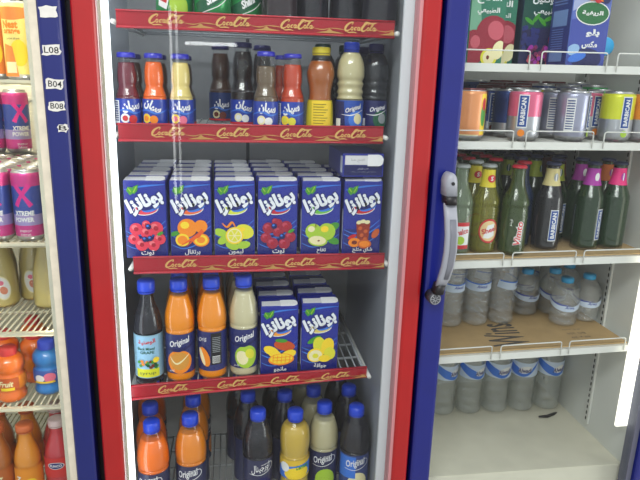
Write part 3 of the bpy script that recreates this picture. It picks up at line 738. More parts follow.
def orig_art(tilt=.35, blob=lime_i, b2=cream_i):
    def f(P, R):
        P.ell(.010, .018, .016, .018, blob, .3); P.ell(.013, .020, .009, .010, b2, .2)
        P.poly([(-.045, .0), (-.012, .0), (-.016, .052), (-.045, .052)], deep)
        P.text('Original', .004, .038, w=.036, h=.013, m=navy, bold=.09, shear=.4, rot=tilt); P.text('Original', .004, .0385, w=.034, h=.011, m=white, bold=.02, shear=.4, rot=tilt)
        P.stroke([(-.02, .028), (0, .027), (.024, .037)], [.0005, .002, .0005], white)
        P.rect(-.034, .006, -.022, .020, white)
    return f
lab_o = (.004, .054, mat('royal_label', C8(30, 75, 170), .4, coat=.3))
k9 = bottle('juice_bottle', P_pet, glassy, cap_blue, .0145, .014, guava_d, .141, lab_o, orig_art(.3, sky, cream_i))
put(k9, 347, 100, .105, S2, 'ribbed plastic bottle of cream guava juice with bright blue cap')
k10 = bottle('juice_bottle', P_pet, darkgl, cap_dark, .0145, .014, grey_d, .120, (.004, .054, mat('dull_navy_label', C8(30, 38, 95), .4)), orig_art(.2, dgreen_i, grey_i))
put(k10, 371, 100, .125, S2, 'murky grey green ribbed bottle with dark cap, rightmost on second shelf')
k11 = bottle('juice_bottle', P_pet, darkgl, cap_green, .0155, .014, drk('maroon_drink', C8(70, 25, 40)), .130, (.004, .054, mat('plum_label', C8(60, 30, 90), .4)))
put(k11, 327, 95, .185, S2, 'dark bottle with green black cap behind the waisted mango bottle')
put(k11, 345, 95, .20, S2, 'dark maroon bottle behind the ribbed cream guava bottle')
put(k10, 365, 95, .21, S2, 'dark capped bottle in back row behind the murky grey bottle')

# top shelf: cans and bottles of which only the feet show
def can(name, zones, R=.033, h=.115, art=None, lid=alu, a0=0):
    """zones: list of (top z, material) up the side"""
    t = empty(name); b = MB()
    pr = [(.0005, .004), (R*.72, .001), (R*.78, 0), (R, .010)]; mm = [silver, silver, silver]
    z = .010
    for (zt_, m) in zones:
        steps = 3
        for i in range(steps): pr.append((R, z+(zt_-z)*(i+1)/steps)); mm.append(m)
        z = zt_
    pr += [(R*.955, z+(h-z)*.55), (R*.84, h-.0035)]; mm += [zones[-1][1], silver]
    b.lathe(pr, None, 28, mats=mm, closed=False)
    if art:
        P = Print(); art(P, R); P.emit(b, cyl(R, a0), clip=(-R*3, .006, R*3, zones[-1][0]+.002), cut=.004)
    b.build('can_body', t)
    l = MB(); l.lathe([(R*.84, h-.0035), (R*.86, h), (R*.82, h), (R*.78, h-.004), (.0005, h-.004)], lid, 28, closed=False)
    l.tube([(.004*math.cos(a), -.006+.008*math.sin(a), h-.002) for a in [2*PI*i/10 for i in range(10)]], .0012, alu, 5, closed=True)
    l.build('lid', t); return Kind(t, R+.0003)
gcan = mat('green_tin', C8(40, 150, 80), .3, metal=.3, coat=.3)
def soda_art(P, R):
    P.stroke([(-.03, .015), (0, .03), (.03, .05)], .020, dgreen_i); P.text('Shani', .002, .034, w=.03, h=.014, m=white, bold=.05, shear=.4, rot=.55); P.stroke([(-.02, .008), (.01, .02), (.03, .036)], .0015, white)
def kite_art(P, R):
    P.poly([(-.03, .02), (-.012, .012), (-.004, .04), (-.024, .055)], white); P.poly([(-.03, .03), (-.012, .022), (-.008, .04), (-.026, .045)], red_i); P.ell(.01, .02, .016, .02, lime_i, .4)
kg0 = can('soda_can', [(.10, gcan)], art=kite_art); kg = can('soda_can', [(.10, gcan)], art=soda_art)
put(kg0, 193, 5, .11, S1, 'green soda can with red and white flash, leftmost on the top shelf', 'can')
put(kg, 225.5, 5, .11, S1, 'middle green soda can with slanted white script on the top shelf', 'can')
put(kg, 255, 5, .11, S1, 'green soda can with white script beside the brown bottles, top shelf', 'can', rz=.1)
P_big = [(.0005, .004), (.024, 0), (.033, .005), (.034, .014), (.033, .05), (.034, .09), (.033, .12), (.026, .15), (.016, .172), (.0135, .18), (.0135, .190)]
kb = bottle('soda_bottle', P_big, darkgl, cap_dark, .0155, .014, drk('cola_brown_drink', C8(95, 45, 35)), .165)
kd_ = bottle('soda_bottle', P_big, darkgl, cap_dark, .0155, .014, drk('black_blue_drink', C8(20, 22, 38)), .165)
P_thin = None
for px, l in ((281, 'left brown'), (305, 'right brown')): 
    K = kb; put(K, px+(2 if px > 290 else -1), 5, .105 if px < 290 else .165, S1, f'{l} drink bottle of the two on the top shelf', grp='brown bottles on the top shelf')
for i, px in enumerate((331, 358, 383)): put(kd_, px, 5, .115+.0*i, S1, f'dark bottle on top shelf, {["nearest the brown bottles", "between two other dark bottles", "nearest the right side wall"][i]}', grp='dark bottles on the top shelf')

# third shelf of the middle fridge: syrup and juices
P_vin = [(.0005, 0), (.024, 0), (.0275, .004), (.028, .012), (.028, .105), (.0278, .112), (.0285, .118), (.0245, .145), (.0165, .168), (.0135, .185), (.013, .200), (.013, .212)]
def vin_art(P, R):
    P.rect(-.024, .022, .024, .108, mat('pale_blue_label', C8(150, 195, 225), .5)); P.rect(-.024, .020, .024, .038, mat('neon_yellow_ink', C8(225, 225, 40), .5))
    P.text(ar('الوطنية'), 0, .096, w=.034, h=.012, m=red_i, bold=.03, rot=.08); P.text('Black Mixed', -.002, .082, w=.034, h=.006, m=dgreen_i, bold=.02); P.text('GRAPE', 0, .074, w=.028, h=.006, m=dgreen_i, bold=.02)
    R_ = random.Random(3)
    for i in range(22): P.ell(R_.uniform(-.018, .018), R_.uniform(.040, .056), .0035, .003, R_.choice([green_i, dgreen_i, brown_i, orange_i]), R_.uniform(0, 3))
    P.ell(.016, .058, .006, .006, yellow_i); P.text('syrup', 0, .029, w=.03, h=.006, m=dgreen_i)
kv = bottle('syrup_bottle', P_vin, darkgl, cap_blue, .0165, .022, drk('black_syrup', C8(22, 24, 36)), .150, (.018, .110, mat('pale_label_ground', C8(140, 180, 200), .5)), vin_art)
put(kv, 148.5, 340, .088, S4, 'tall black syrup bottle with pale blue label and blue cap, far left', 'bottle')
P_jc0 = [(.0005, .003), (.022, 0), (.030, .005), (.0305, .012), (.030, .050), (.0305, .094), (.0300, .098), (.0310, .102), (.0315, .112), (.0290, .130), (.0215, .152), (.0145, .166), (.0135, .172), (.0135, .182)]
P_jc = [(r*.97, z*1.15) for r, z in P_jc0]
def jc_art0(kind):
    def f(P, R):
        if kind == 'back':
            P.rect(-.002, .022, .020, .092, black_i); [P.rect(.001, .050+i*.004, .017, .0515+i*.004, grey_i) for i in range(9)]
            P.rect(.001, .026, .016, .042, white); [P.rect(.002+i*.002, .027, .003+i*.002, .041, black_i) for i in range(7)]
            P.ell(-.015, .040, .010, .022, orange_i, .3); P.ell(-.020, .040, .004, .020, cream_i, .3)
            P.text('Orig', -.018, .078, w=.018, h=.011, m=white, shear=.4, rot=.3)
        elif kind == 'orange':
            P.ell(0, .034, .026, .026, orange_i); P.ell(0, .036, .020, .020, mat('amber_ink', C8(215, 150, 60), .4)); P.stroke([(-.02, .045), (-.005, .03), (.02, .05)], [.001, .004, .001], cream_i)
        else:
            P.ell(.004, .034, .024, .026, lime_i); P.ell(-.004, .032, .012, .016, cream_i, .3); P.ell(.012, .04, .009, .012, lemon_i, .5)
        if kind != 'back':
            P.stroke([(-.045, .066), (0, .060), (.045, .078)], [.002, .007, .002], deep)
            P.text('Original', .002, .076, w=.046, h=.019, m=navy, bold=.09, shear=.4, rot=.28); P.text('Original', .002, .0765, w=.043, h=.017, m=white, bold=.02, shear=.4, rot=.28)
            P.text(ar('عصير'), -.016, .014, w=.012, h=.006, m=white)
    return f
def jc_art(kind):
    f0 = jc_art0(kind)
    def f(P, R):
        f0(P, R)
        for i, (vs, fs, m) in enumerate(P.items): P.items[i] = ([(x, .022+(y-.008)*.98) for x, y in vs], fs, m)
    return f
ljc = mat('navy_juice_label', C8(38, 45, 110), .4, coat=.3)
kj1 = bottle('juice_bottle', P_jc, glassy, cap_blue, .0165, .020, orange2_d, .182, (.022, .107, ljc), jc_art('orange'))
kj2 = bottle('juice_bottle', P_jc, glassy, cap_blue, .0165, .020, orange2_d, .182, (.022, .107, ljc), jc_art('back'))
kj3 = bottle('juice_bottle', P_jc, glassy, cap_blue, .0165, .020, drk('pale_guava_drink', C8(215, 205, 165)), .182, (.022, .107, ljc), jc_art('lime'))
put(kj1, 180.5, 330, .098, S4, 'orange juice bottle showing its wordmark, beside the black syrup bottle')
put(kj2, 211.5, 330, .098, S4, 'orange juice bottle turned to show its black barcode panel')
put(kj3, 242, 330, .098, S4, 'pale guava juice bottle with lime green picture, beside the mango cartons')
nmz = ('front orange wordmark bottle', 'orange barcode bottle', 'pale guava bottle')
for j in range(1, 4):
    for i, (K, px) in enumerate(((kj1, 181), (kj1, 211), (kj3, 241))):
        x = bx(px, 330, .098); K.place(x-.002*j, .098+j*.068, zl(S4, x), f'{"orange" if i < 2 else "pale guava"} juice bottle, {ORD[j]} in line behind the {nmz[i]}', 'bottle', 'rows of juice bottles behind', rz=j*1.3)

# bottom shelf of the middle fridge
P_lg = [(.0005, .004), (.026, 0), (.036, .005), (.0375, .014), (.0368, .06), (.0375, .118), (.0365, .122), (.0385, .127), (.0390, .142), (.0360, .166), (.0270, .190), (.0165, .206), (.0145, .212), (.0145, .222)]
P_lg = [(r_*.89 if z_ < .2 else r_, z_) for r_, z_ in P_lg]
def lg_art(kind):
    def f(P, R):
        if kind == 'lemon':
            P.poly([(-.05, .070), (.05, .080), (.05, .112), (-.05, .100)], sky); P.ell(.0, .086, .03, .016, yellow_i, .1); P.ell(-.03, .10, .012, .012, white); P.text('Lemon', .012, .103, w=.03, h=.012, m=green_i, bold=.03, shear=.3, rot=.1)
            return
        P.ell(.006, .045, .024, .03, {'orange': orange_i, 'cream': lime_i, 'dark': deep, 'berry': cream_i}[kind]); 
        if kind == 'berry': P.rect(-.045, .060, .0, .115, sky)
        P.text('Original' if kind != 'dark' else ar('اورجينال'), .0, .098, w=.046, h=.022, m=white, bold=.015, shear=.3, rot=.2)
        P.stroke([(-.026, .084), (0, .082), (.028, .094), (.026, .108), (.0, .106)], [.001, .0018, .001], white)
    return f
lgl = mat('charcoal_blue_label', C8(45, 48, 85), .4, coat=.2)
kl = {}
for nme, dr, kk, lm in [('orange', orange3_d, 'orange', lgl), ('amber', drk('amber_orange_drink', C8(245, 140, 20)), 'orange', lgl), ('dark', black_d, 'dark', lgl), ('cream', drk('beige_drink', C8(200, 190, 150)), 'cream', lgl), ('berry', drk('blackcurrant_drink', C8(48, 42, 52)), 'berry', mat('blue_berry_label', C8(60, 75, 130), .4))]:
    kl[nme] = bottle('juice_bottle', P_lg, glassy if nme not in ('dark', 'berry') else darkgl, cap_blue, .0170, .020, dr, .190, (.008, .118, lm), lg_art(kk))
P_lemn = [(.0005, .004), (.026, 0), (.034, .005), (.035, .04), (.034, .068), (.0355, .072), (.0355, .118), (.034, .122), (.0365, .14), (.037, .165), (.033, .186), (.0165, .204), (.0145, .210), (.0145, .222)]
P_lemn = [(r_*.92 if z_ < .2 else r_, z_) for r_, z_ in P_lemn]
kl['yellow'] = bottle('juice_bottle', P_lemn, glassy, cap_blue, .0170, .020, lem_d, .196, (.072, .118, mat('yellow_label', C8(230, 190, 60), .4)), lg_art('lemon'))
def capx(px, py, Y): return at(px, py, Y)[0]
bot = [('orange', 151, 426, .098, 'vivid orange juice bottle, nearest the left side of the bottom shelf'), ('orange', 150, 406, .178, 'orange juice bottle directly behind the leftmost vivid orange one'),
       ('amber', 190, 418, .125, 'amber orange bottle with charcoal label, second from left on bottom shelf'), ('amber', 193, 400, .205, 'amber orange bottle behind the one with the charcoal label'),
       ('dark', 258, 415, .130, 'blackberry bottle with white script, left of the yellow drink bottle'), ('dark', 248, 400, .210, 'black drink bottle behind the front blackberry bottle'),
       ('yellow', 295.5, 412, .120, 'yellow lemon drink bottle with picture label on the bottom shelf'), ('dark', 285, 396, .205, 'dark drink bottle behind the yellow lemon one'),
       ('cream', 326, 405, .145, 'cream beige juice bottle, right of the yellow lemon bottle'), ('cream', 313, 392, .222, 'cream juice bottle behind the front cream beige bottle'),
       ('berry', 362.5, 408, .125, 'blackcurrant drink bottle with blue label, rightmost on bottom shelf'), ('berry', 349, 393, .215, 'dark blackcurrant bottle behind the rightmost one')]
for i, (nme, px, py, Y, l) in enumerate(bot):
    x = at(px, py, Y)[0]; kl[nme].place(x, Y, .5765, l, 'bottle', None, rz=random.uniform(-.3, .3) if i % 2 == 0 else 2.2)
for i, (nme, px, py) in enumerate((('orange', 150, 395), ('amber', 196, 386), ('dark', 240, 386), ('dark', 277, 384), ('cream', 303, 382), ('berry', 338, 382))):
    x = at(px, py, .295)[0]; kl[nme]  .place(x, .295, .5765, f'{nme} coloured bottle third from the front, at the back of the bottom shelf' if nme != 'dark' else f'black bottle third from the front, {"left" if i == 2 else "right"} one at the shelf back', 'bottle', None, rz=1.5)

# ------------------------------------------------------------------ right fridge stock
def zr(S, x): return S[0]+(S[1]-S[0])*(x-.418)/(.893-.418)
def rput(K, px, py, Y, S, lab, cat='bottle', grp=None, rz=0, dz=0):
    x = bx(px, py, Y); return K.place(x, Y, zr(S, x)+dz+.0008, lab, cat, grp, rz)
# cartons on the top shelf
def big_carton(name, w, d, h, ground, art, sidem_, a_side=None):
    t = empty(name); b = MB(); b.bevbox(-w/2, w/2, 0, d, 0, h, ground, .003, 2)
    P = Print(); art(P, w, h); P.emit(b, flat(0), clip=(-w/2+.001, .001, w/2-.001, h-.001))
    S = Print(); (a_side or (lambda q: None))(S)
    S.emit(b, lambda u, v, e: (-w/2-e, d/2-u, v), clip=(-d/2+.002, .002, d/2-.002, h-.002))
    b.build('body', t)
    g = MB()   # gable top
    g.add([(-w/2, 0, h-.001), (w/2, 0, h-.001), (w/2, d, h-.001), (-w/2, d, h-.001), (-w/2, d/2, h+.035), (w/2, d/2, h+.035)], [(0, 1, 5, 4), (2, 3, 4, 5), (0, 4, 3), (1, 2, 5)], ground)
    g.box(-w/2, w/2, d/2-.002, d/2+.002, h+.034, h+.050, ground); g.build('gable_top', t)
    return Kind(t)
gcart = mat('green_carton', C8(45, 120, 95), .4, coat=.2); apple_r = mat('apple_red_ink', C8(150, 35, 55), .4); apple_l = mat('apple_pink_ink', C8(200, 90, 105), .4)
def apple_art(P, w, h):
    P.poly([(-w/2, .06), (w/2, .06), (w/2, h), (-w/2, h)], mat('pale_green_ink', C8(120, 175, 145), .4)); P.poly([(-w/2+.01, h), (-w/6, .075), (w/2, .08), (w/2, h)], gcart)
    P.text(ar('التفاح'), 0, .118, w=w*.68, h=.018, m=white, bold=.03); P.text(ar('الطبيعي'), 0, .096, w=w*.62, h=.014, m=white, bold=.02); P.text(ar('عصير'), 0, .142, w=w*.4, h=.014, m=white, bold=.03)
    P.ell(.012, .055, .034, .034, apple_r); P.ell(.018, .062, .016, .018, apple_l, .4); P.ell(-.024, .030, .026, .032, apple_r); P.ell(-.022, .040, .010, .012, apple_l)
    P.ell(.008, .012, .017, .017, lemon_i); P.ell(.008, .012, .012, .013, cream_i); P.ell(.026, .026, .012, .018, cream_i, -.3); P.ell(.006, .012, .003, .004, brown_i)
def cock_art(P, w, h):
    P.rect(-w/2, 0, w/2, .075, mat('dark_blue_fruit_ink', C8(40, 40, 80), .4)); P.poly([(-w/2, .07), (w/2, .085), (w/2, h), (-w/2, h)], mat('deep_green_ink', C8(25, 75, 65), .4))
    P.text(ar('الكوكتيل'), .006, .130, w=w*.72, h=.019, m=white, bold=.03); P.text(ar('الطبيعي'), .006, .106, w=w*.62, h=.016, m=white, bold=.02)
    R_ = random.Random(8); vio = mat('grape_ink', C8(130, 45, 95), .4); bl = mat('blueberry_ink', C8(45, 50, 115), .4)
    for i in range(5): P.ell(-.03+i*.014, .088+(i % 2)*.006, .012, .004, green_i, R_.uniform(-1, 1))
    for i in range(26): P.ell(R_.uniform(-.045, -.01), R_.uniform(.035, .075), .005, .005, bl)
    for i in range(40): P.ell(-.005+R_.uniform(-.028, .028), .020+R_.uniform(-.016, .018), .0045, .0045, R_.choice([vio, apple_l, vio, purple_i]))
    P.ell(.028, .052, .017, .020, apple_r); P.ell(.030, .082, .013, .011, cream_i); P.ell(.038, .018, .014, .022, cream_i, .2); P.ell(.038, .018, .009, .016, lemon_i, .2)
bcart = mat('periwinkle_carton', C8(90, 110, 190), .4, coat=.2)
def mix_art(P, w, h):
    P.poly([(-w/2, .0), (w/2, .0), (w/2, .10), (-w/2, .085)], mat('mid_blue_carton_ink', C8(60, 75, 165), .4)); P.poly([(-w/2, .10), (-.01, .115), (w/2, .135), (w/2, h), (-w/2, h)], mat('pale_lilac_ink', C8(165, 175, 215), .4))
    P.ell(.0, .014, .034, .020, deep); P.ell(-.03, .03, .014, .01, mat('milk_splash_ink', C8(150, 185, 225), .4), .4); P.ell(-.02, .016, .02, .008, sky, .3)
    P.text(ar('بلو'), .008, .062, w=.030, h=.015, m=white, bold=.05); P.text(ar('مكس'), .004, .040, w=.034, h=.015, m=white, bold=.05)
    P.ell(.002, .098, .037, .022, white); P.ell(.002, .098, .035, .020, mat('badge_green', C8(35, 110, 60), .4)); P.text(ar('الريفية'), .002, .098, w=.046, h=.010, m=white, bold=.04)
    R_ = random.Random(5); c = [red_i, orange_i, deep, crimson, deep, red_i]
    for i in range(22): x, y = R_.uniform(-.018, .045), R_.uniform(.122, .165); r = R_.uniform(.007, .011); P.ell(x, y, r, r, R_.choice(c)); P.ell(x-.002, y+.003, r*.3, r*.25, cream_i)
def mix_side(P):
    P.rect(-.035, 0, .035, .21, mat('side_navy_ink', C8(40, 50, 120), .4)); P.rect(-.026, .075, .022, .105, mat('side_panel_ink', C8(110, 135, 190), .4))
    for i in range(9): P.rect(-.024, .032+i*.0045, .015, .034+i*.0045, mat('side_text_ink', C8(95, 115, 180), .4))
    P.rect(-.024, .008, .02, .026, mat('side_panel_ink', C8(110, 135, 190), .4)); [P.rect(-.024, .115+i*.0055, .02, .1175+i*.0055, mat('side_text_ink', C8(95, 115, 180), .4)) for i in range(7)]
ka = big_carton('juice_carton', .072, .07, .185, gcart, apple_art, None)
rput(ka, 486, 40, .10, RA, 'tall apple juice carton with red apples beside the blue door frame', 'juice carton')
rput(ka, 498, 40, .176, RA, 'second apple juice carton, mostly hidden behind the front apple carton', 'juice carton')
kc = big_carton('juice_carton', .092, .07, .185, mat('navy_green_carton', C8(28, 50, 75), .4, coat=.2), cock_art, None)
rput(kc, 541, 40, .168, RA, 'tall fruit cocktail juice carton with purple grapes, between apple and blue cartons', 'juice carton')
kmx = big_carton('juice_carton', .084, .07, .185, bcart, mix_art, None, mix_side)
x = bx(588, 40, .085); kmx.place(x, .085, zr(RA, x), 'tall periwinkle blue mixed berry carton with green oval badge', 'juice carton', None, rz=.06)
# water bottles
P_ws = [(.0005, .004), (.022, 0), (.030, .004), (.0315, .010), (.0295, .020), (.0315, .030), (.0300, .036), (.0315, .042), (.0325, .050), (.0325, .068), (.0300, .082), (.0225, .094), (.0135, .101), (.0125, .105), (.0125, .112)]
def ws_art(P, R):
    P.stroke([(-.055, .062), (-.02, .048), (.02, .046), (.055, .060)], [.010, .014, .010], mat('pale_blue_water_label', C8(205, 220, 240), .5)); P.stroke([(-.055, .066), (-.02, .055), (.01, .054)], [.003, .004, .001], mat('blue_violet_ink', C8(70, 85, 170), .5))
    P.text('Arwa', .008, .049, w=.022, h=.007, m=mat('blue_violet_ink', (0, 0, 0)), bold=.02, shear=.3)
def water(prof, label_z, art, capm, mt, nm='water_bottle', capk=1, lh=.018):
    t = empty(nm); pr = smooth_prof(prof); R0 = max(q[0] for q in pr); MB().lathe(pr, mt, 22).build('bottle_body', t)
    top = pr[-1][1]; c = MB(); c.lathe([(.0140*capk, top-.009), (.0143*capk, top-.006), (.0140*capk, top+.001), (.0120*capk, top+.003), (.0005, top+.003)], capm, 28, ridge=.03); c.build('cap', t)
    l = MB(); P = Print(); art(P, .0325); R = max(r_at(pr, label_z), r_at(pr, label_z+lh/2))
    P.emit(l, cyl(R+.0008), cut=.004)
    l.build('label', t); return Kind(t, R0+.0018)
kws = water(P_ws, .055, ws_art, cap_aqua, waterp)
# lying bottle on the top shelf, cap towards the door
x, z = at(607, 49, .16)
kwl = water([(r_*1.25, z_*1.2) for r_, z_ in P_ws], .055, ws_art, cap_aqua, waterp, capk=1.3)
o = kwl.place(x, .300, zr(RA, x)+.0438, 'water bottle lying down with its aqua cap facing out, behind blue carton', 'bottle', None, rot=(PI/2, 0, 0))

# cans
pinkt = mat('pink_tin', C8(225, 105, 140), .3, metal=.3, coat=.3); limet = mat('lime_yellow_tin', C8(220, 225, 50), .3, metal=.2, coat=.3); oranget = mat('orange_tin', C8(235, 145, 60), .3, metal=.2, coat=.3)
greent = mat('green_can_tin', C8(60, 165, 90), .3, metal=.3); bluet = mat('dark_blue_tin', C8(45, 70, 135), .3, metal=.4); maroont = mat('maroon_tin', C8(110, 55, 60), .35, metal=.3); peacht = mat('peach_tin', C8(240, 160, 105), .35, metal=.2, coat=.2); greyt = mat('violet_silver_tin', C8(170, 172, 195), .3, metal=.6)
def barb_can(fr, a=0, tx='BARBICAN'):
    def f(P, R):
        P.rect(a-.010, .026, a+.010, .090, white); P.rect(a-.0085, .028, a+.0085, .088, mat('barrel_blue_ink', C8(35, 75, 150), .4)); P.text(tx, a, .058, w=.052, h=.009, m=white, bold=.03, rot=PI/2)
        P.ell(a, .016, .007, .007, fr)
    return f
def orcan_art(P, R):
    P.rect(.012, .012, .030, .10, yellow_i); P.ell(.020, .05, .008, .022, green_i); P.ell(.020, .07, .006, .012, red_i); P.rect(-.03, .01, .01, .012, cream_i)
cans = {
 'peach': can('soft_drink_can', [(.088, peacht)], .0300, .100, orcan_art, maroont),
 'pink': can('soft_drink_can', [(.048, silver), (.090, pinkt)], .0325, .100, barb_can(orange_i, -.018)),
 'pink2': can('soft_drink_can', [(.048, silver), (.090, pinkt)], .0325, .100, barb_can(orange_i, .004)),
 'silver': can('soft_drink_can', [(.090, greyt)], .0325, .100, lambda P, R: (P.rect(-.03, .02, -.012, .085, white), [P.rect(-.028, .024+i*.005, -.014, .026+i*.005, bluet) for i in range(12)], barb_can(lime_i, .026)(P, R))),
 'lime': can('soft_drink_can', [(.045, silver), (.090, limet)], .0325, .100, barb_can(lime_i, .0)),
 'orange': can('soft_drink_can', [(.045, silver), (.090, oranget)], .0325, .100, barb_can(orange_i, .01)),
 'green': can('soft_drink_can', [(.050, bluet), (.090, greent)], .0325, .100, barb_can(lime_i, -.02)),
 'blue': can('soft_drink_can', [(.030, silver), (.090, bluet)], .0300, .100, barb_can(brown_i, 0)),
 'maroon': can('soft_drink_can', [(.050, silver), (.090, maroont)], .0325, .100, barb_can(crimson, 0), maroont)}
fc = [('peach', 469, .100, 'peach orange soft drink can beside the blue door frame'), ('pink', 523.5, .105, 'pink and silver malt drink can left of the plain silver cans'),
      ('silver', 571, .110, 'violet silver can just left of the second pink and silver can'), ('pink2', 590, .160, 'second pink and silver can, between the violet silver and lime yellow cans'),
      ('lime', 618, .110, 'lime yellow and silver malt drink can on can shelf'), ('orange', 646, .105, 'orange and silver can cut off by the right edge'),
      ('silver', 555, .170, 'violet silver can set back between pink and silver front cans'), ('blue', 493, .235, 'left blue can set back behind the gap in the front row'), ('blue', 506, .190, 'right blue can behind the gap, next to the pink can'),
      ('maroon', 470, .165, 'maroon lidded can directly behind the peach orange can')]
for (kk, px, Y, l) in fc: rput(cans[kk], px, 120, Y, RB, l, 'can', 'soft drink cans on the can shelf', rz=0)
back = [('silver', 'blue', 'blue', 'green', 'maroon', 'maroon')]
seq = ['blue', 'lime', 'silver', 'green', 'maroon', 'maroon', 'blue', 'silver', 'green', 'silver', 'blue', 'maroon', 'maroon', 'maroon', 'blue', 'blue', 'blue', 'maroon', 'maroon']
ii = 0
for r_, Y in enumerate((.235, .305, .375)):
    xs = [.628, .697, .766, .835] if r_ == 0 else [.600, .668, .736, .804, .868] if r_ == 1 else [.52, .59, .658, .726, .795, .862]
    for j, x in enumerate(xs):
        kk = seq[ii % len(seq)]; ii += 1
        cans[kk].place(x, Y, zr(RB, x)+.0008, f'{kk if kk != "lime" else "lime yellow"} can in the {["third", "fourth", "rearmost"][r_]} row of the can shelf, number {j+1} from the left'.replace('number 1 from the left', 'first from left').replace('number 2 from the left', 'second from left').replace('number 3 from the left', 'third from left').replace('number 4 from the left', 'fourth from left').replace('number 5 from the left', 'fifth from left').replace('number 6 from the left', 'sixth from left'), 'can', 'soft drink cans on the can shelf', rz=j*.9).scale = (1, 1, (1.04, 1.13, 1.20)[r_])

# cardboard
cbm = mat('cardboard', C8(190, 160, 115), .8, noise=.08, nscale=25, bump=.1, bscale=50)
def sheet(x0, x1, y0, y1, S, th, name, lab, art=None):
    b = MB(); z0, z1 = zr(S, x0)+.0016, zr(S, x1)+.0016
    vs = [(x0, y0, z0), (x1, y0, z1), (x1, y1, z1), (x0, y1, z0), (x0, y0, z0+th), (x1, y0, z1+th), (x1, y1, z1+th), (x0, y1, z0+th)]
    b.add(vs, [(3, 2, 1, 0), (4, 5, 6, 7), (0, 1, 5, 4), (1, 2, 6, 5), (2, 3, 7, 6), (3, 0, 4, 7)], cbm)
    if art:
        P = Print(); art(P); P.emit(b, lambda u, v, e: (u, v, zr(S, u)+.0016+th+e))
    tag(b.build(name), lab, 'cardboard')
def wins(P):
    ink = mat('grey_print_ink', C8(85, 80, 78), .7)
    P.text('Wins.', .618, .152, w=.135, h=.090, m=ink, bold=.015, rot=PI/2*.98)
    for i, s in enumerate((ar('شركة'), 'BO 250', 'ml x 20')): P.text(s, .790, .150-i*.022, w=.045, h=.009, m=ink, rot=PI)
sheet(.425, .888, .068, .42, RC, .003, 'cardboard_sheet', 'brown cardboard sheet lying under the green glass bottles')
sheet(.425, .878, .068, .42, RD, .003, 'cardboard_sheet', 'brown printed cardboard sheet with large letters under the small water bottles', wins)

# glass bottles on the cardboard
P_gl = [(.0005, .003), (.020, 0), (.0265, .003), (.0275, .010), (.0275, .088), (.0262, .100), (.0285, .108), (.0240, .122), (.0160, .142), (.0132, .158), (.0128, .176), (.0135, .179), (.0135, .184)]
P_gb = [(.0005, .003), (.020, 0), (.0275, .003), (.0285, .010), (.0285, .105), (.0270, .118), (.0200, .136), (.0155, .150), (.0135, .168), (.0132, .180), (.0140, .182), (.0140, .186)]
def crown(c, z, m): c.lathe([(.0155, z), (.0150, z+.003), (.0130, z+.006), (.0005, z+.0065)], m, 24, ridge=.05)
def glass_bottle(prof, g, capm, art=None, neck=None, nart=None, face=None):
    t = empty('glass_bottle'); pr = smooth_prof(prof); MB().lathe(pr, g, 24).build('bottle_body', t)
    c = MB(); crown(c, pr[-1][1]-.003, capm); c.build('crown_cap', t)
    if art:
        l = MB(); P = Print(); art(P, .0275); P.emit(l, cyl(.0289), cut=.004); l.build('label', t)
    if neck:
        l = MB(); l.lathe([(r_at(pr, z)+.0007, z) for z in (.140, .146, .154, .162, .170, .176)], neck, 24, closed=False)
        if nart: P = Print(); nart(P, .015); P.emit(l, cyl(.0162), cut=.003)
        l.build('neck_label', t)
    return Kind(t, .0297)
def seven_art(P, R):
    P.rect(-.022, .014, .016, .070, white); P.rect(-.022, .014, .016, .022, red_i); P.rect(-.022, .062, .016, .070, red_i); P.text('Sinalco', -.003, .05, w=.034, h=.012, m=red_i, bold=.03, rot=.25); P.ell(-.003, .032, .009, .009, lime_i)
    P.rect(-.014, .140, .014, .140, white) if False else None
def sheel_art(P, R):
    P.ell(0, .050, .022, .026, red_i); P.ell(0, .050, .019, .022, mat('sheel_cream', C8(235, 205, 150), .5)); P.poly([(-.012, .035), (-.004, .062), (.010, .066), (.012, .040), (0, .034)], white); P.text('Sheel', 0, .052, w=.032, h=.011, m=red_i, bold=.03, rot=.3)
def sheel_neck(P, R): P.ell(.001, .158, .009, .008, red_i); P.text('S', .001, .158, h=.009, m=white, bold=.02)
def vim_art(P, R):
    P.text('Vimto', -.001, .048, w=.052, h=.017, m=white, bold=.11, shear=.2, rot=PI/2*.96); P.text('Vimto', -.001, .048, w=.050, h=.0145, m=red_i, bold=.02, shear=.2, rot=PI/2*.96)
    P.text(ar('فيمتو'), -.018, .070, w=.014, h=.008, m=white, rot=PI/2*.9)
def barb_art(a=0):
    def f(P, R):
        P.rect(a-.009, .022, a+.009, .090, white); P.rect(a-.0078, .024, a+.0078, .088, mat('barrel_blue_ink', (0, 0, 0))); P.text('BARBICAN', a, .056, w=.056, h=.009, m=white, bold=.03, rot=PI/2)
    return f
def strip_neck(m): return lambda P, R: (P.ell(.0, .158, .005, .009, m), P.rect(-.001, .150, .001, .166, white))
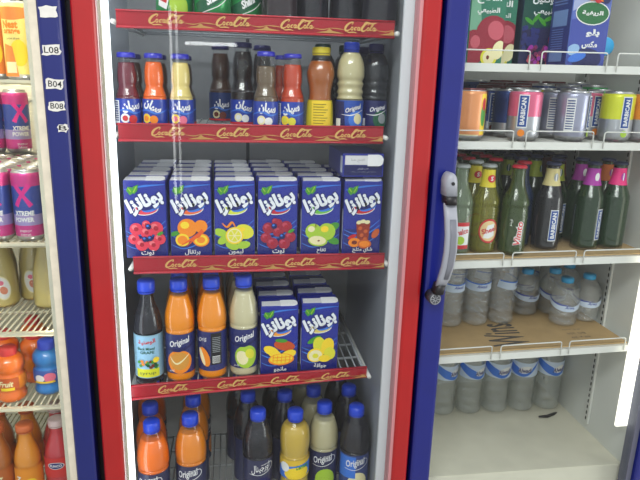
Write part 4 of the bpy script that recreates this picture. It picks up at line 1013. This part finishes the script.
gb = {
 'seven': (glass_bottle(P_gl, palegl, cap_white, seven_art, None), 'pale green lemon soda bottle'),
 'sheel': (glass_bottle(P_gl, yellowgl, cap_white, sheel_art, mat('yellow_neck_label', C8(225, 205, 50), .5), sheel_neck), 'yellow soda bottle with round red label'),
 'vimto': (glass_bottle(P_gl, olivegl, cap_red, vim_art), 'olive dark soda bottle with upright red lettering'),
 'vimtob': (glass_bottle(P_gl, bluegl, cap_red, vim_art), 'blue dark soda bottle with upright red lettering'),
 'cream': (glass_bottle(P_gb, clear('brown_black_glass', (.12, .12, .12), .6, (.03, .03, .035)), cap_navy, barb_art(.0), mat('cream_neck_label', C8(215, 200, 140), .5), strip_neck(grey_i)), 'malt bottle with cream neck label'),
 'lime': (glass_bottle(P_gb, greengl, cap_navy, barb_art(.012), mat('lime_neck_label', C8(170, 185, 50), .5), strip_neck(dgreen_i)), 'malt bottle with lime neck label'),
 'purple': (glass_bottle(P_gb, greengl, cap_navy, barb_art(.014), mat('purple_neck_label', C8(175, 55, 165), .5), strip_neck(white)), 'malt bottle with purple neck label'),
 'orange': (glass_bottle(P_gb, olivegl, cap_navy, barb_art(.012), mat('orange_neck_label', C8(225, 120, 50), .5), strip_neck(purple_i)), 'malt bottle with orange neck label'),
 'pink': (glass_bottle(P_gb, greengl, cap_navy, None, mat('pink_neck_label', C8(235, 50, 130), .5), strip_neck(purple_i)), 'green malt bottle with pink neck label'),
 'brown': (glass_bottle(P_gb, clear('amber_brown_glass', (.25, .10, .05), .6, (.09, .03, .02)), cap_navy, None, mat('brown_neck_label', C8(120, 50, 40), .5)), 'brown malt bottle with brown neck label')}
frontg = [('seven', 458, .115, 'at the left front'), ('sheel', 485, .115, 'at the front left'), ('vimto', 509, .100, 'foremost, beside the yellow soda bottle'), ('vimtob', 524, .150, 'just left of the cream necked malt bottle'),
          ('cream', 541, .130, 'in the middle of the front row'), ('lime', 553, .190, 'right behind the front cream one'), ('purple', 583, .125, 'at the front, left of the pink one'),
          ('purple', 570.5, .190, 'behind the front purple one'), ('orange', 593, .185, 'between purple and pink ones'), ('pink', 608, .125, 'rightmost in the front row')]
for kk, px, Y, w in frontg: rput(gb[kk][0], px, 245, Y, RC, f'{gb[kk][1]} {w}', 'bottle', 'glass bottles on the cardboard', dz=.0050)
rows = [(.175, [(.470, 'seven'), (.527, 'sheel')]), (.215, [(.590, 'vimto'), (.648, 'cream')]), (.238, [(.478, 'seven'), (.534, 'vimto')]), (.255, [(.707, 'lime'), (.768, 'brown')]), (.277, [(.595, 'vimto'), (.650, 'lime')]),
        (.298, [(.480, 'vimto'), (.540, 'vimto')]), (.316, [(.710, 'lime'), (.770, 'brown')]), (.338, [(.600, 'vimto'), (.655, 'lime')]), (.360, [(.485, 'vimto'), (.545, 'vimto')]), (.376, [(.715, 'brown'), (.775, 'lime')]), (.398, [(.605, 'lime'), (.662, 'lime')])]
ri = {}
for Y, rr in rows:
    for x, kk in rr:
        col = 'far left' if x < .5 else 'second left' if x < .56 else 'left middle' if x < .62 else 'middle' if x < .68 else 'right middle' if x < .74 else 'rightmost'
        ri[col] = ri.get(col, 0)+1
        gb[kk][0].place(x, Y, zr(RC, x)+.0058, f'{gb[kk][1]} in the {col} file, {ORD[ri[col]]} bottle back', 'bottle', 'glass bottles on the cardboard', rz=random.uniform(-1, 1))
# small and tall water bottles
sw_ = [(528, 300, .270, 'standing apart in the middle of the cardboard'), (567, 305, .195, 'foremost on the printed cardboard'), (589, 305, .205, 'rightmost on the printed cardboard'), (558, 297, .262, 'with its cap left behind the foremost one'), (578, 297, .272, 'with its cap between the two front ones')]
for px, py, Y, w in sw_: rput(kws, px, py, Y, RD, f'small clear water bottle with aqua cap, {w}', 'bottle', 'small water bottles', dz=.0050, rz=random.uniform(-.4, .4))
for i, (x, Y) in enumerate(((.755, .345), (.855, .338), (.800, .400), (.690, .345), (.735, .412))):
    kws.place(x, Y, zr(RD, x)+.0058, f'small water bottle in the back rows, {["behind the one standing apart", "behind the rightmost pair", "in the rearmost row, right one", "leftmost of the back rows", "in the rearmost row, left one"][i]}', 'bottle', 'small water bottles', rz=i)
P_wm = [(.0005, .004), (.022, 0), (.031, .004), (.0325, .012), (.0305, .024), (.0325, .034), (.0305, .046), (.0325, .056), (.0305, .068), (.0325, .078), (.0320, .090), (.0325, .112), (.0320, .120), (.0320, .150), (.0250, .172), (.0135, .186), (.0125, .187), (.0125, .190)]
def wm_art(P, R):
    P.stroke([(-.055, .104), (-.02, .098), (.02, .098), (.055, .104)], .018, mat('pale_blue_water_label', (0, 0, 0))); P.text('Alwadi', .002, .100, w=.026, h=.008, m=mat('blue_violet_ink', (0, 0, 0)), bold=.02, shear=.3); P.stroke([(-.05, .112), (0, .106), (.05, .112)], .003, sky)
P_wm = [(r*.94, z) for r, z in P_wm]
kwm = water(P_wm, .100, wm_art, cap_aqua, waterp)
for i, (px, py) in enumerate(((455, 300), (476, 300), (497, 298))):
    rput(kwm, px, py, .225, RD, f'tall clear water bottle, {["leftmost beside the door handle", "middle one of the front three", "rightmost, right above the printed letters"][i]}', 'bottle', 'tall water bottles', dz=.0050, rz=[.2, -.1, .9][i])
for i, px in enumerate((463, 481, 499)): rput(kwm, px, 292, .30, RD, f'tall clear water bottle in second row, {["left", "middle", "right"][i]} one', 'bottle', 'tall water bottles', dz=.0050, rz=i)
# bottles on the fridge floor
P_wf = [(.0005, .005), (.026, 0), (.0365, .005), (.038, .014), (.0355, .028), (.038, .040), (.0355, .054), (.038, .066), (.0360, .080), (.038, .092), (.038, .160), (.0355, .175), (.0370, .190), (.0300, .214), (.0150, .236), (.0135, .240), (.0135, .248)]
P_wf = [(r*.93, z) for r, z in P_wf]
def wf_art(P, R):
    P.stroke([(-.055, .128), (-.02, .124), (.02, .124), (.055, .128)], .040, mat('pale_blue_water_label', (0, 0, 0))); P.stroke([(-.055, .142), (-.02, .120), (.01, .112), (.045, .146)], [.016, .022, .010, .004], sky)
    P.ell(.006, .124, .018, .010, white, .3); P.text('Alwadi', .004, .122, w=.036, h=.013, m=navy, bold=.03, shear=.3, rot=.1)
kwf = water(P_wf, .125, wf_art, cap_aqua, waterp2)
for i, (px, py) in enumerate(((444, 395), (469, 394), (493, 392), (519, 390), (549, 386))):
    x = bx(px, py, .32); kwf.place(x, .32, .6605, f'large water bottle on the fridge floor, {["leftmost at the door frame", "second from the left", "in the middle of the five", "second from the right", "rightmost of the five"][i]}', 'bottle', 'large water bottles on the fridge floor', rz=[.5, .3, 0, -.5, .1][i])
b = MB(); b.tube([(.800, .248, .668), (.825, .250, .666), (.850, .262, .664), (.862, .268, .664)], [.002, .004, .004, .002], black_pl, 6); 
tag(b.build('drain_clip'), 'small dark strap lying by the rightmost large water bottle', 'strap')

# ------------------------------------------------------------------ left fridge stock
def lput(K, px, py, Y, z, lab, cat='bottle', grp=None, rz=0): return K.place(bx(px, py, Y), Y, z, lab, cat, grp, rz)
nestg = mat('pale_yellow_can', C8(245, 225, 130), .35, coat=.3); nesto = mat('orange_carton_print', C8(240, 140, 60), .4)
def nest_art(P, R):
    P.stroke([(-.03, .113), (0, .109), (.03, .116)], .022, nesto); P.text('Nest', -.004, .091, w=.026, h=.013, m=orange_i, bold=.05); P.text('orange', -.002, .078, w=.028, h=.010, m=orange_i, bold=.04)
    P.text('juice drink', 0, .068, w=.022, h=.004, m=brown_i); P.ell(.008, .045, .014, .022, yellow_i); P.poly([(-.024, .0), (-.016, .060), (-.002, .055), (.006, .0)], nesto); P.rect(-.016, .012, .002, .03, cream_i)
kn = can('drink_can', [(.117, nestg)], .0225, .133, nest_art, black_pl)
lput(kn, 19, 60, .10, LA, 'tall pale yellow orange drink can on the upper left shelf', 'can')
kn2 = can('drink_can', [(.117, nesto)], .0225, .133, nest_art, black_pl)
lput(kn2, -5, 60, .11, LA, 'orange printed tall can cut by the left photo edge', 'can')
for i, px in enumerate((22, 2)): lput(kn, px, 60, .17, LA, f'tall drink can behind the {["pale yellow", "orange printed"][i]} one', 'can', rz=1.2)
mag = mat('magenta_tin', C8(205, 60, 140), .3, metal=.35, coat=.3); vio = mat('deep_blue_tin', C8(60, 80, 165), .3, metal=.35, coat=.3); lil = mat('lilac_tin', C8(165, 150, 205), .3, metal=.35, coat=.3)
def xp_art(P, R):
    P.stroke([(-.013, .066), (-.004, .083), (.012, .105)], [.009, .006, .009], magenta_i); P.stroke([(.013, .066), (.002, .083), (-.013, .105)], [.009, .006, .009], magenta_i)
    P.text('XTREME', 0, .053, w=.034, h=.009, m=white, bold=.04); P.text('POWER', -.001, .041, w=.034, h=.009, m=white, bold=.04); P.text('ENERGY', 0, .020, w=.020, h=.004, m=white); P.text('DRINK', 0, .013, w=.018, h=.004, m=white)
ke = can('energy_drink_can', [(.030, mag), (.050, lil), (.102, vio), (.118, mag)], .0252, .132, xp_art)
x0 = bx(28, 205, .095)
for c in range(3):
    for r in range(6):
        x = x0-.0535*c; nmx = ['right', 'middle', 'left'][c]
        ke.place(x, .095+.053*r, LB+LH, f'magenta and blue energy drink can, {nmx} file, {ORD[r]} from the front' if r else f'magenta and blue energy drink can at the front of the {nmx} file', 'can', 'energy drink cans on the second left shelf', rz=0 if r == 0 else random.uniform(-2, 2))
lput(ke, 19, 140, .320, LB+.1345, 'dim energy drink can standing on top of the rear cans', 'can', rz=.6)
ke.place(bx(-6, 140, .325), .322, LB+.1345, 'energy drink can on top of the others, near the left photo edge', 'can', None, rz=2)
# beige milk drinks
P_mk = [(.0005, .003), (.022, 0), (.031, .004), (.0315, .016), (.0300, .045), (.0285, .070), (.0200, .100), (.0165, .114), (.0150, .124), (.0150, .132)]
P_mk = [(r_, z_*1.15) for r_, z_ in P_mk]
def mk_art(P, R):
    P.ell(0, .045, .016, .027, cream_i, .15); P.ell(0, .045, .014, .024, white, .15); P.ell(.002, .040, .007, .009, mat('salmon_ink', C8(225, 140, 110), .5), .4); P.ell(-.002, .056, .005, .005, pink_i)
kmk = bottle('milk_bottle', P_mk, glassy, mat('cream_cap_plastic', C8(220, 205, 170), .4), .0175, .014, beige_d, .136, (.0, .0015, beige_d), None)
lb = MB(); P = Print(); mk_art(P, .03); P.emit(lb, cyl(.0322), cut=.004); lbo = lb.build('label', kmk.root); kmk.kids = list(kmk.root.children)
for (x, Y, rz, l) in [(-.478, .222, .35, 'front beige milk drink bottle with oval label, left one'), (-.383, .212, .9, 'front beige milk drink bottle beside the cream gasket'), (-.428, .262, .1, 'beige milk drink bottle between and behind the front two'), (-.500, .290, 0, 'beige milk drink bottle at the left photo edge, second row'), (-.450, .335, .9, 'beige milk bottle in the third row, left one'), (-.380, .325, .6, 'beige milk bottle in the third row, right one')]:
    kmk.place(x, Y, LC, l, 'bottle', 'beige milk drink bottles', rz)
# round orange and blue drinks
P_rd = [(.0005, .003), (.020, 0), (.027, .004), (.0285, .012), (.0250, .024), (.0275, .034), (.0275, .052), (.0240, .060), (.0285, .072), (.0270, .086), (.0170, .097), (.0130, .101), (.0130, .108)]
def rd_art(P, R): P.rect(-.024, .030, .024, .056, mat('orange_brown_ink', C8(200, 90, 40), .5)); P.text('Fruit', 0, .044, w=.028, h=.012, m=cream_i, bold=.03, shear=.3); P.rect(-.01, .030, .015, .036, yellow_i)
kor = bottle('juice_bottle', P_rd, glassy, mat('red_cap_plastic', C8(215, 60, 60), .4), .0155, .018, orange3_d, .097, (.030, .056, orange_i), rd_art)
kbl = bottle('juice_bottle', P_rd, glassy, mat('blue_sport_cap', C8(55, 80, 215), .4), .0155, .022, blue_d, .096, (.030, .056, mat('mid_blue_label', C8(60, 90, 170), .5)), lambda P, R: (P.ell(.010, .042, .012, .010, pink_i), P.ell(-.01, .04, .010, .008, white), P.rect(-.02, .030, .02, .034, yellow_i)))
lput(kor, 10, 370, .105, LD, 'orange drink bottle with red cap on the left fridge shelf')
kbl.place(-.374, .130, LD, 'electric blue drink bottle with blue cap by the cream gasket', 'bottle')
kor.place(-.412, .185, LD, 'orange drink bottle in second row, between the orange and blue ones', 'bottle', None, 1.0)
kor.place(-.470, .185, LD, 'orange drink bottle in second row at the left photo edge', 'bottle', None, 2.0)
kbl.place(-.374, .200, LD, 'electric blue drink bottle behind the front blue one', 'bottle', None, 1.0)
kor.place(-.440, .26, LD, 'orange drink bottle in the third row of its shelf', 'bottle', None, .5)
# bottom left
P_fs = [(.0005, .003), (.022, 0), (.0265, .004), (.027, .020), (.0262, .060), (.027, .070), (.024, .090), (.0170, .112), (.0140, .126), (.0135, .142), (.0150, .144), (.0150, .150)]
kfo = bottle('juice_bottle', P_fs, glassy, mat('orange_cap', C8(215, 110, 60), .4), .0165, .013, drk('honey_orange_drink', C8(240, 150, 30)), .135, (.002, .062, mat('honey_label', C8(235, 145, 35), .5)), lambda P, R: (P.ell(.010, .025, .014, .014, yellow_i), P.text('FUN', -.012, .03, w=.03, h=.009, m=white, bold=.04, rot=PI/2), P.ell(.010, .025, .010, .010, orange_i)))
kfr = bottle('juice_bottle', [(r*1.12, z) for r, z in P_fs], glassy, mat('white_red_cap', C8(225, 200, 200), .4), .0165, .013, redr_d, .137, (.030, .075, mat('red_label', C8(205, 50, 50), .5)), lambda P, R: (P.ell(0, .058, .017, .008, white), P.ell(0, .058, .0155, .0068, navy), P.text('FUNCO', 0, .058, w=.024, h=.006, m=white, bold=.03)))
kfb = bottle('juice_bottle', P_fs, glassy, mat('orange_cap', (0, 0, 0)), .0165, .013, drk('tea_brown_drink', C8(190, 110, 45)), .135, (.002, .062, mat('tea_label', C8(185, 100, 40), .5)), lambda P, R: P.text('FUN', .010, .03, w=.03, h=.009, m=cream_i, bold=.04, rot=PI/2))
lput(kfo, 27, 460, .115, LE, 'honey orange drink bottle between the brown and red ones')
lput(kfb, 3, 460, .115, LE, 'tea brown drink bottle at the left photo edge, lowest visible shelf')
lput(kfr, 52.5, 455, .125, LE, 'red drink bottle with oval badge on the lowest visible left shelf')
for i, (px, K) in enumerate(((30, kfo), (54, kfr), (8, kfb))): lput(K, px, 445, .19, LE, f'{["orange", "red", "brown"][i]} drink bottle right behind the front {["honey orange", "red", "tea brown"][i]} one', rz=1.4)

# ------------------------------------------------------------------ let neighbours on a shelf stand clear of each other
BAYS = {'L': (-.752, -.3275, .452), 'M': (-.2325, .3125, .462), 'R': (.4155, .8925, .452)}
bay = lambda x: 'L' if x < -.29 else 'M' if x < .34 else 'R'
sh_ = {}
for o, rr in STANDING: sh_.setdefault((bay(o.location.x), round(o.location.z/.045)), []).append([o, rr, o.location.x, o.location.y, o.location.y])
CARTS = [o for o in COL.objects if o.name.startswith('juice_carton') and o.location.z < 1.0]
for (bb_, _), L in sh_.items():
    x0, x1, y1 = BAYS[bb_]
    for it in range(200):
        hit = False
        for i, a in enumerate(L):
            for c in L[i+1:]:
                dx, dy = c[2]-a[2], c[3]-a[3]; d = math.hypot(dx, dy) or 1e-4; need = a[1]+c[1]+.0004
                if d < need and abs(a[0].location.z-c[0].location.z) < .03:
                    hit = True; wa = 1/(1+8*max(0, c[4]-a[4])/.06) if c[4] > a[4] else 1; wc = 1/(1+8*max(0, a[4]-c[4])/.06) if a[4] > c[4] else 1
                    k = (need-d)/d/(wa+wc)*1.02; a[2] -= dx*k*wa; a[3] -= dy*k*wa; c[2] += dx*k*wc; c[3] += dy*k*wc
        for a in L: a[2] = min(max(a[2], x0+a[1]), x1-a[1]); a[3] = min(max(a[3], .070+a[1]), y1-a[1])
        if not hit: break
    for a in L: a[0].location.x = a[2]; a[0].location.y = a[3]

# ------------------------------------------------------------------ light
def area(name, loc, rot, sx, sy, e, col=(1, 1, 1)):
    l = bpy.data.lights.new(name, 'AREA'); l.shape = 'RECTANGLE'; l.size = sx; l.size_y = sy; l.energy = e; l.color = col
    o = bpy.data.objects.new(name, l); COL.objects.link(o); o.location = loc; o.rotation_euler = rot; return o
area('shop_ceiling_light', (-.4, -1.5, 2.7), (.45, 0, 0), 1.6, .5, 34, (1, .98, .95))
area('side_fill_light', (2.9, -1.0, 1.25), (PI/2+.05, 0, 1.2), 1.4, 1.5, 36, (1, .97, .92))  # added fill from the unseen right, to brighten shelves and fridge floors
area('fridge_lamp_middle_top', (.04, .12, 1.85), (.35, 0, 0), .45, .05, 1.6, (.92, .96, 1))
area('fridge_lamp_right', (.66, .10, 1.85), (.35, 0, 0), .42, .05, .9, (1, .98, .92))
area('fridge_lamp_left', (-.50, .10, 1.85), (.35, 0, 0), .42, .05, 6, (1, .90, .70))
for z, e in ((1.30, .5), (.9, .6)):
    area('left_fridge_fill', (-.345, .055, z), (PI/2+.2, 0, -.5+PI), .01, .35, e*.8, (1, .92, .75))  # added warm fill inside the left fridge, no tube stands there
# bright slits of the shop front behind the photographer, mirrored in the middle door
area('shop_door_gap_light', (-.272, -1.9, 1.36), (PI/2, 0, 0), .012, .95, .40)
area('shop_door_gap_light', (-.245, -1.9, 1.36), (PI/2, 0, 0), .010, .95, .25)
area('shop_tube_light', (-.085, -1.9, 1.67), (PI/2, 0, 0), .24, .016, .25)
w = bpy.data.worlds.new('shop_air'); SC.world = w; w.use_nodes = True
bg = w.node_tree.nodes['Background']; bg.inputs[0].default_value = (.90, .90, .90, 1); bg.inputs[1].default_value = .86
SC.view_settings.view_transform = 'Standard'; SC.view_settings.look = 'None'; SC.view_settings.gamma = 1; SC.view_settings.exposure = .1
SC.cycles.transparent_max_bounces = 24; SC.cycles.max_bounces = 8
SC.cycles.caustics_reflective = False; SC.cycles.caustics_refractive = False
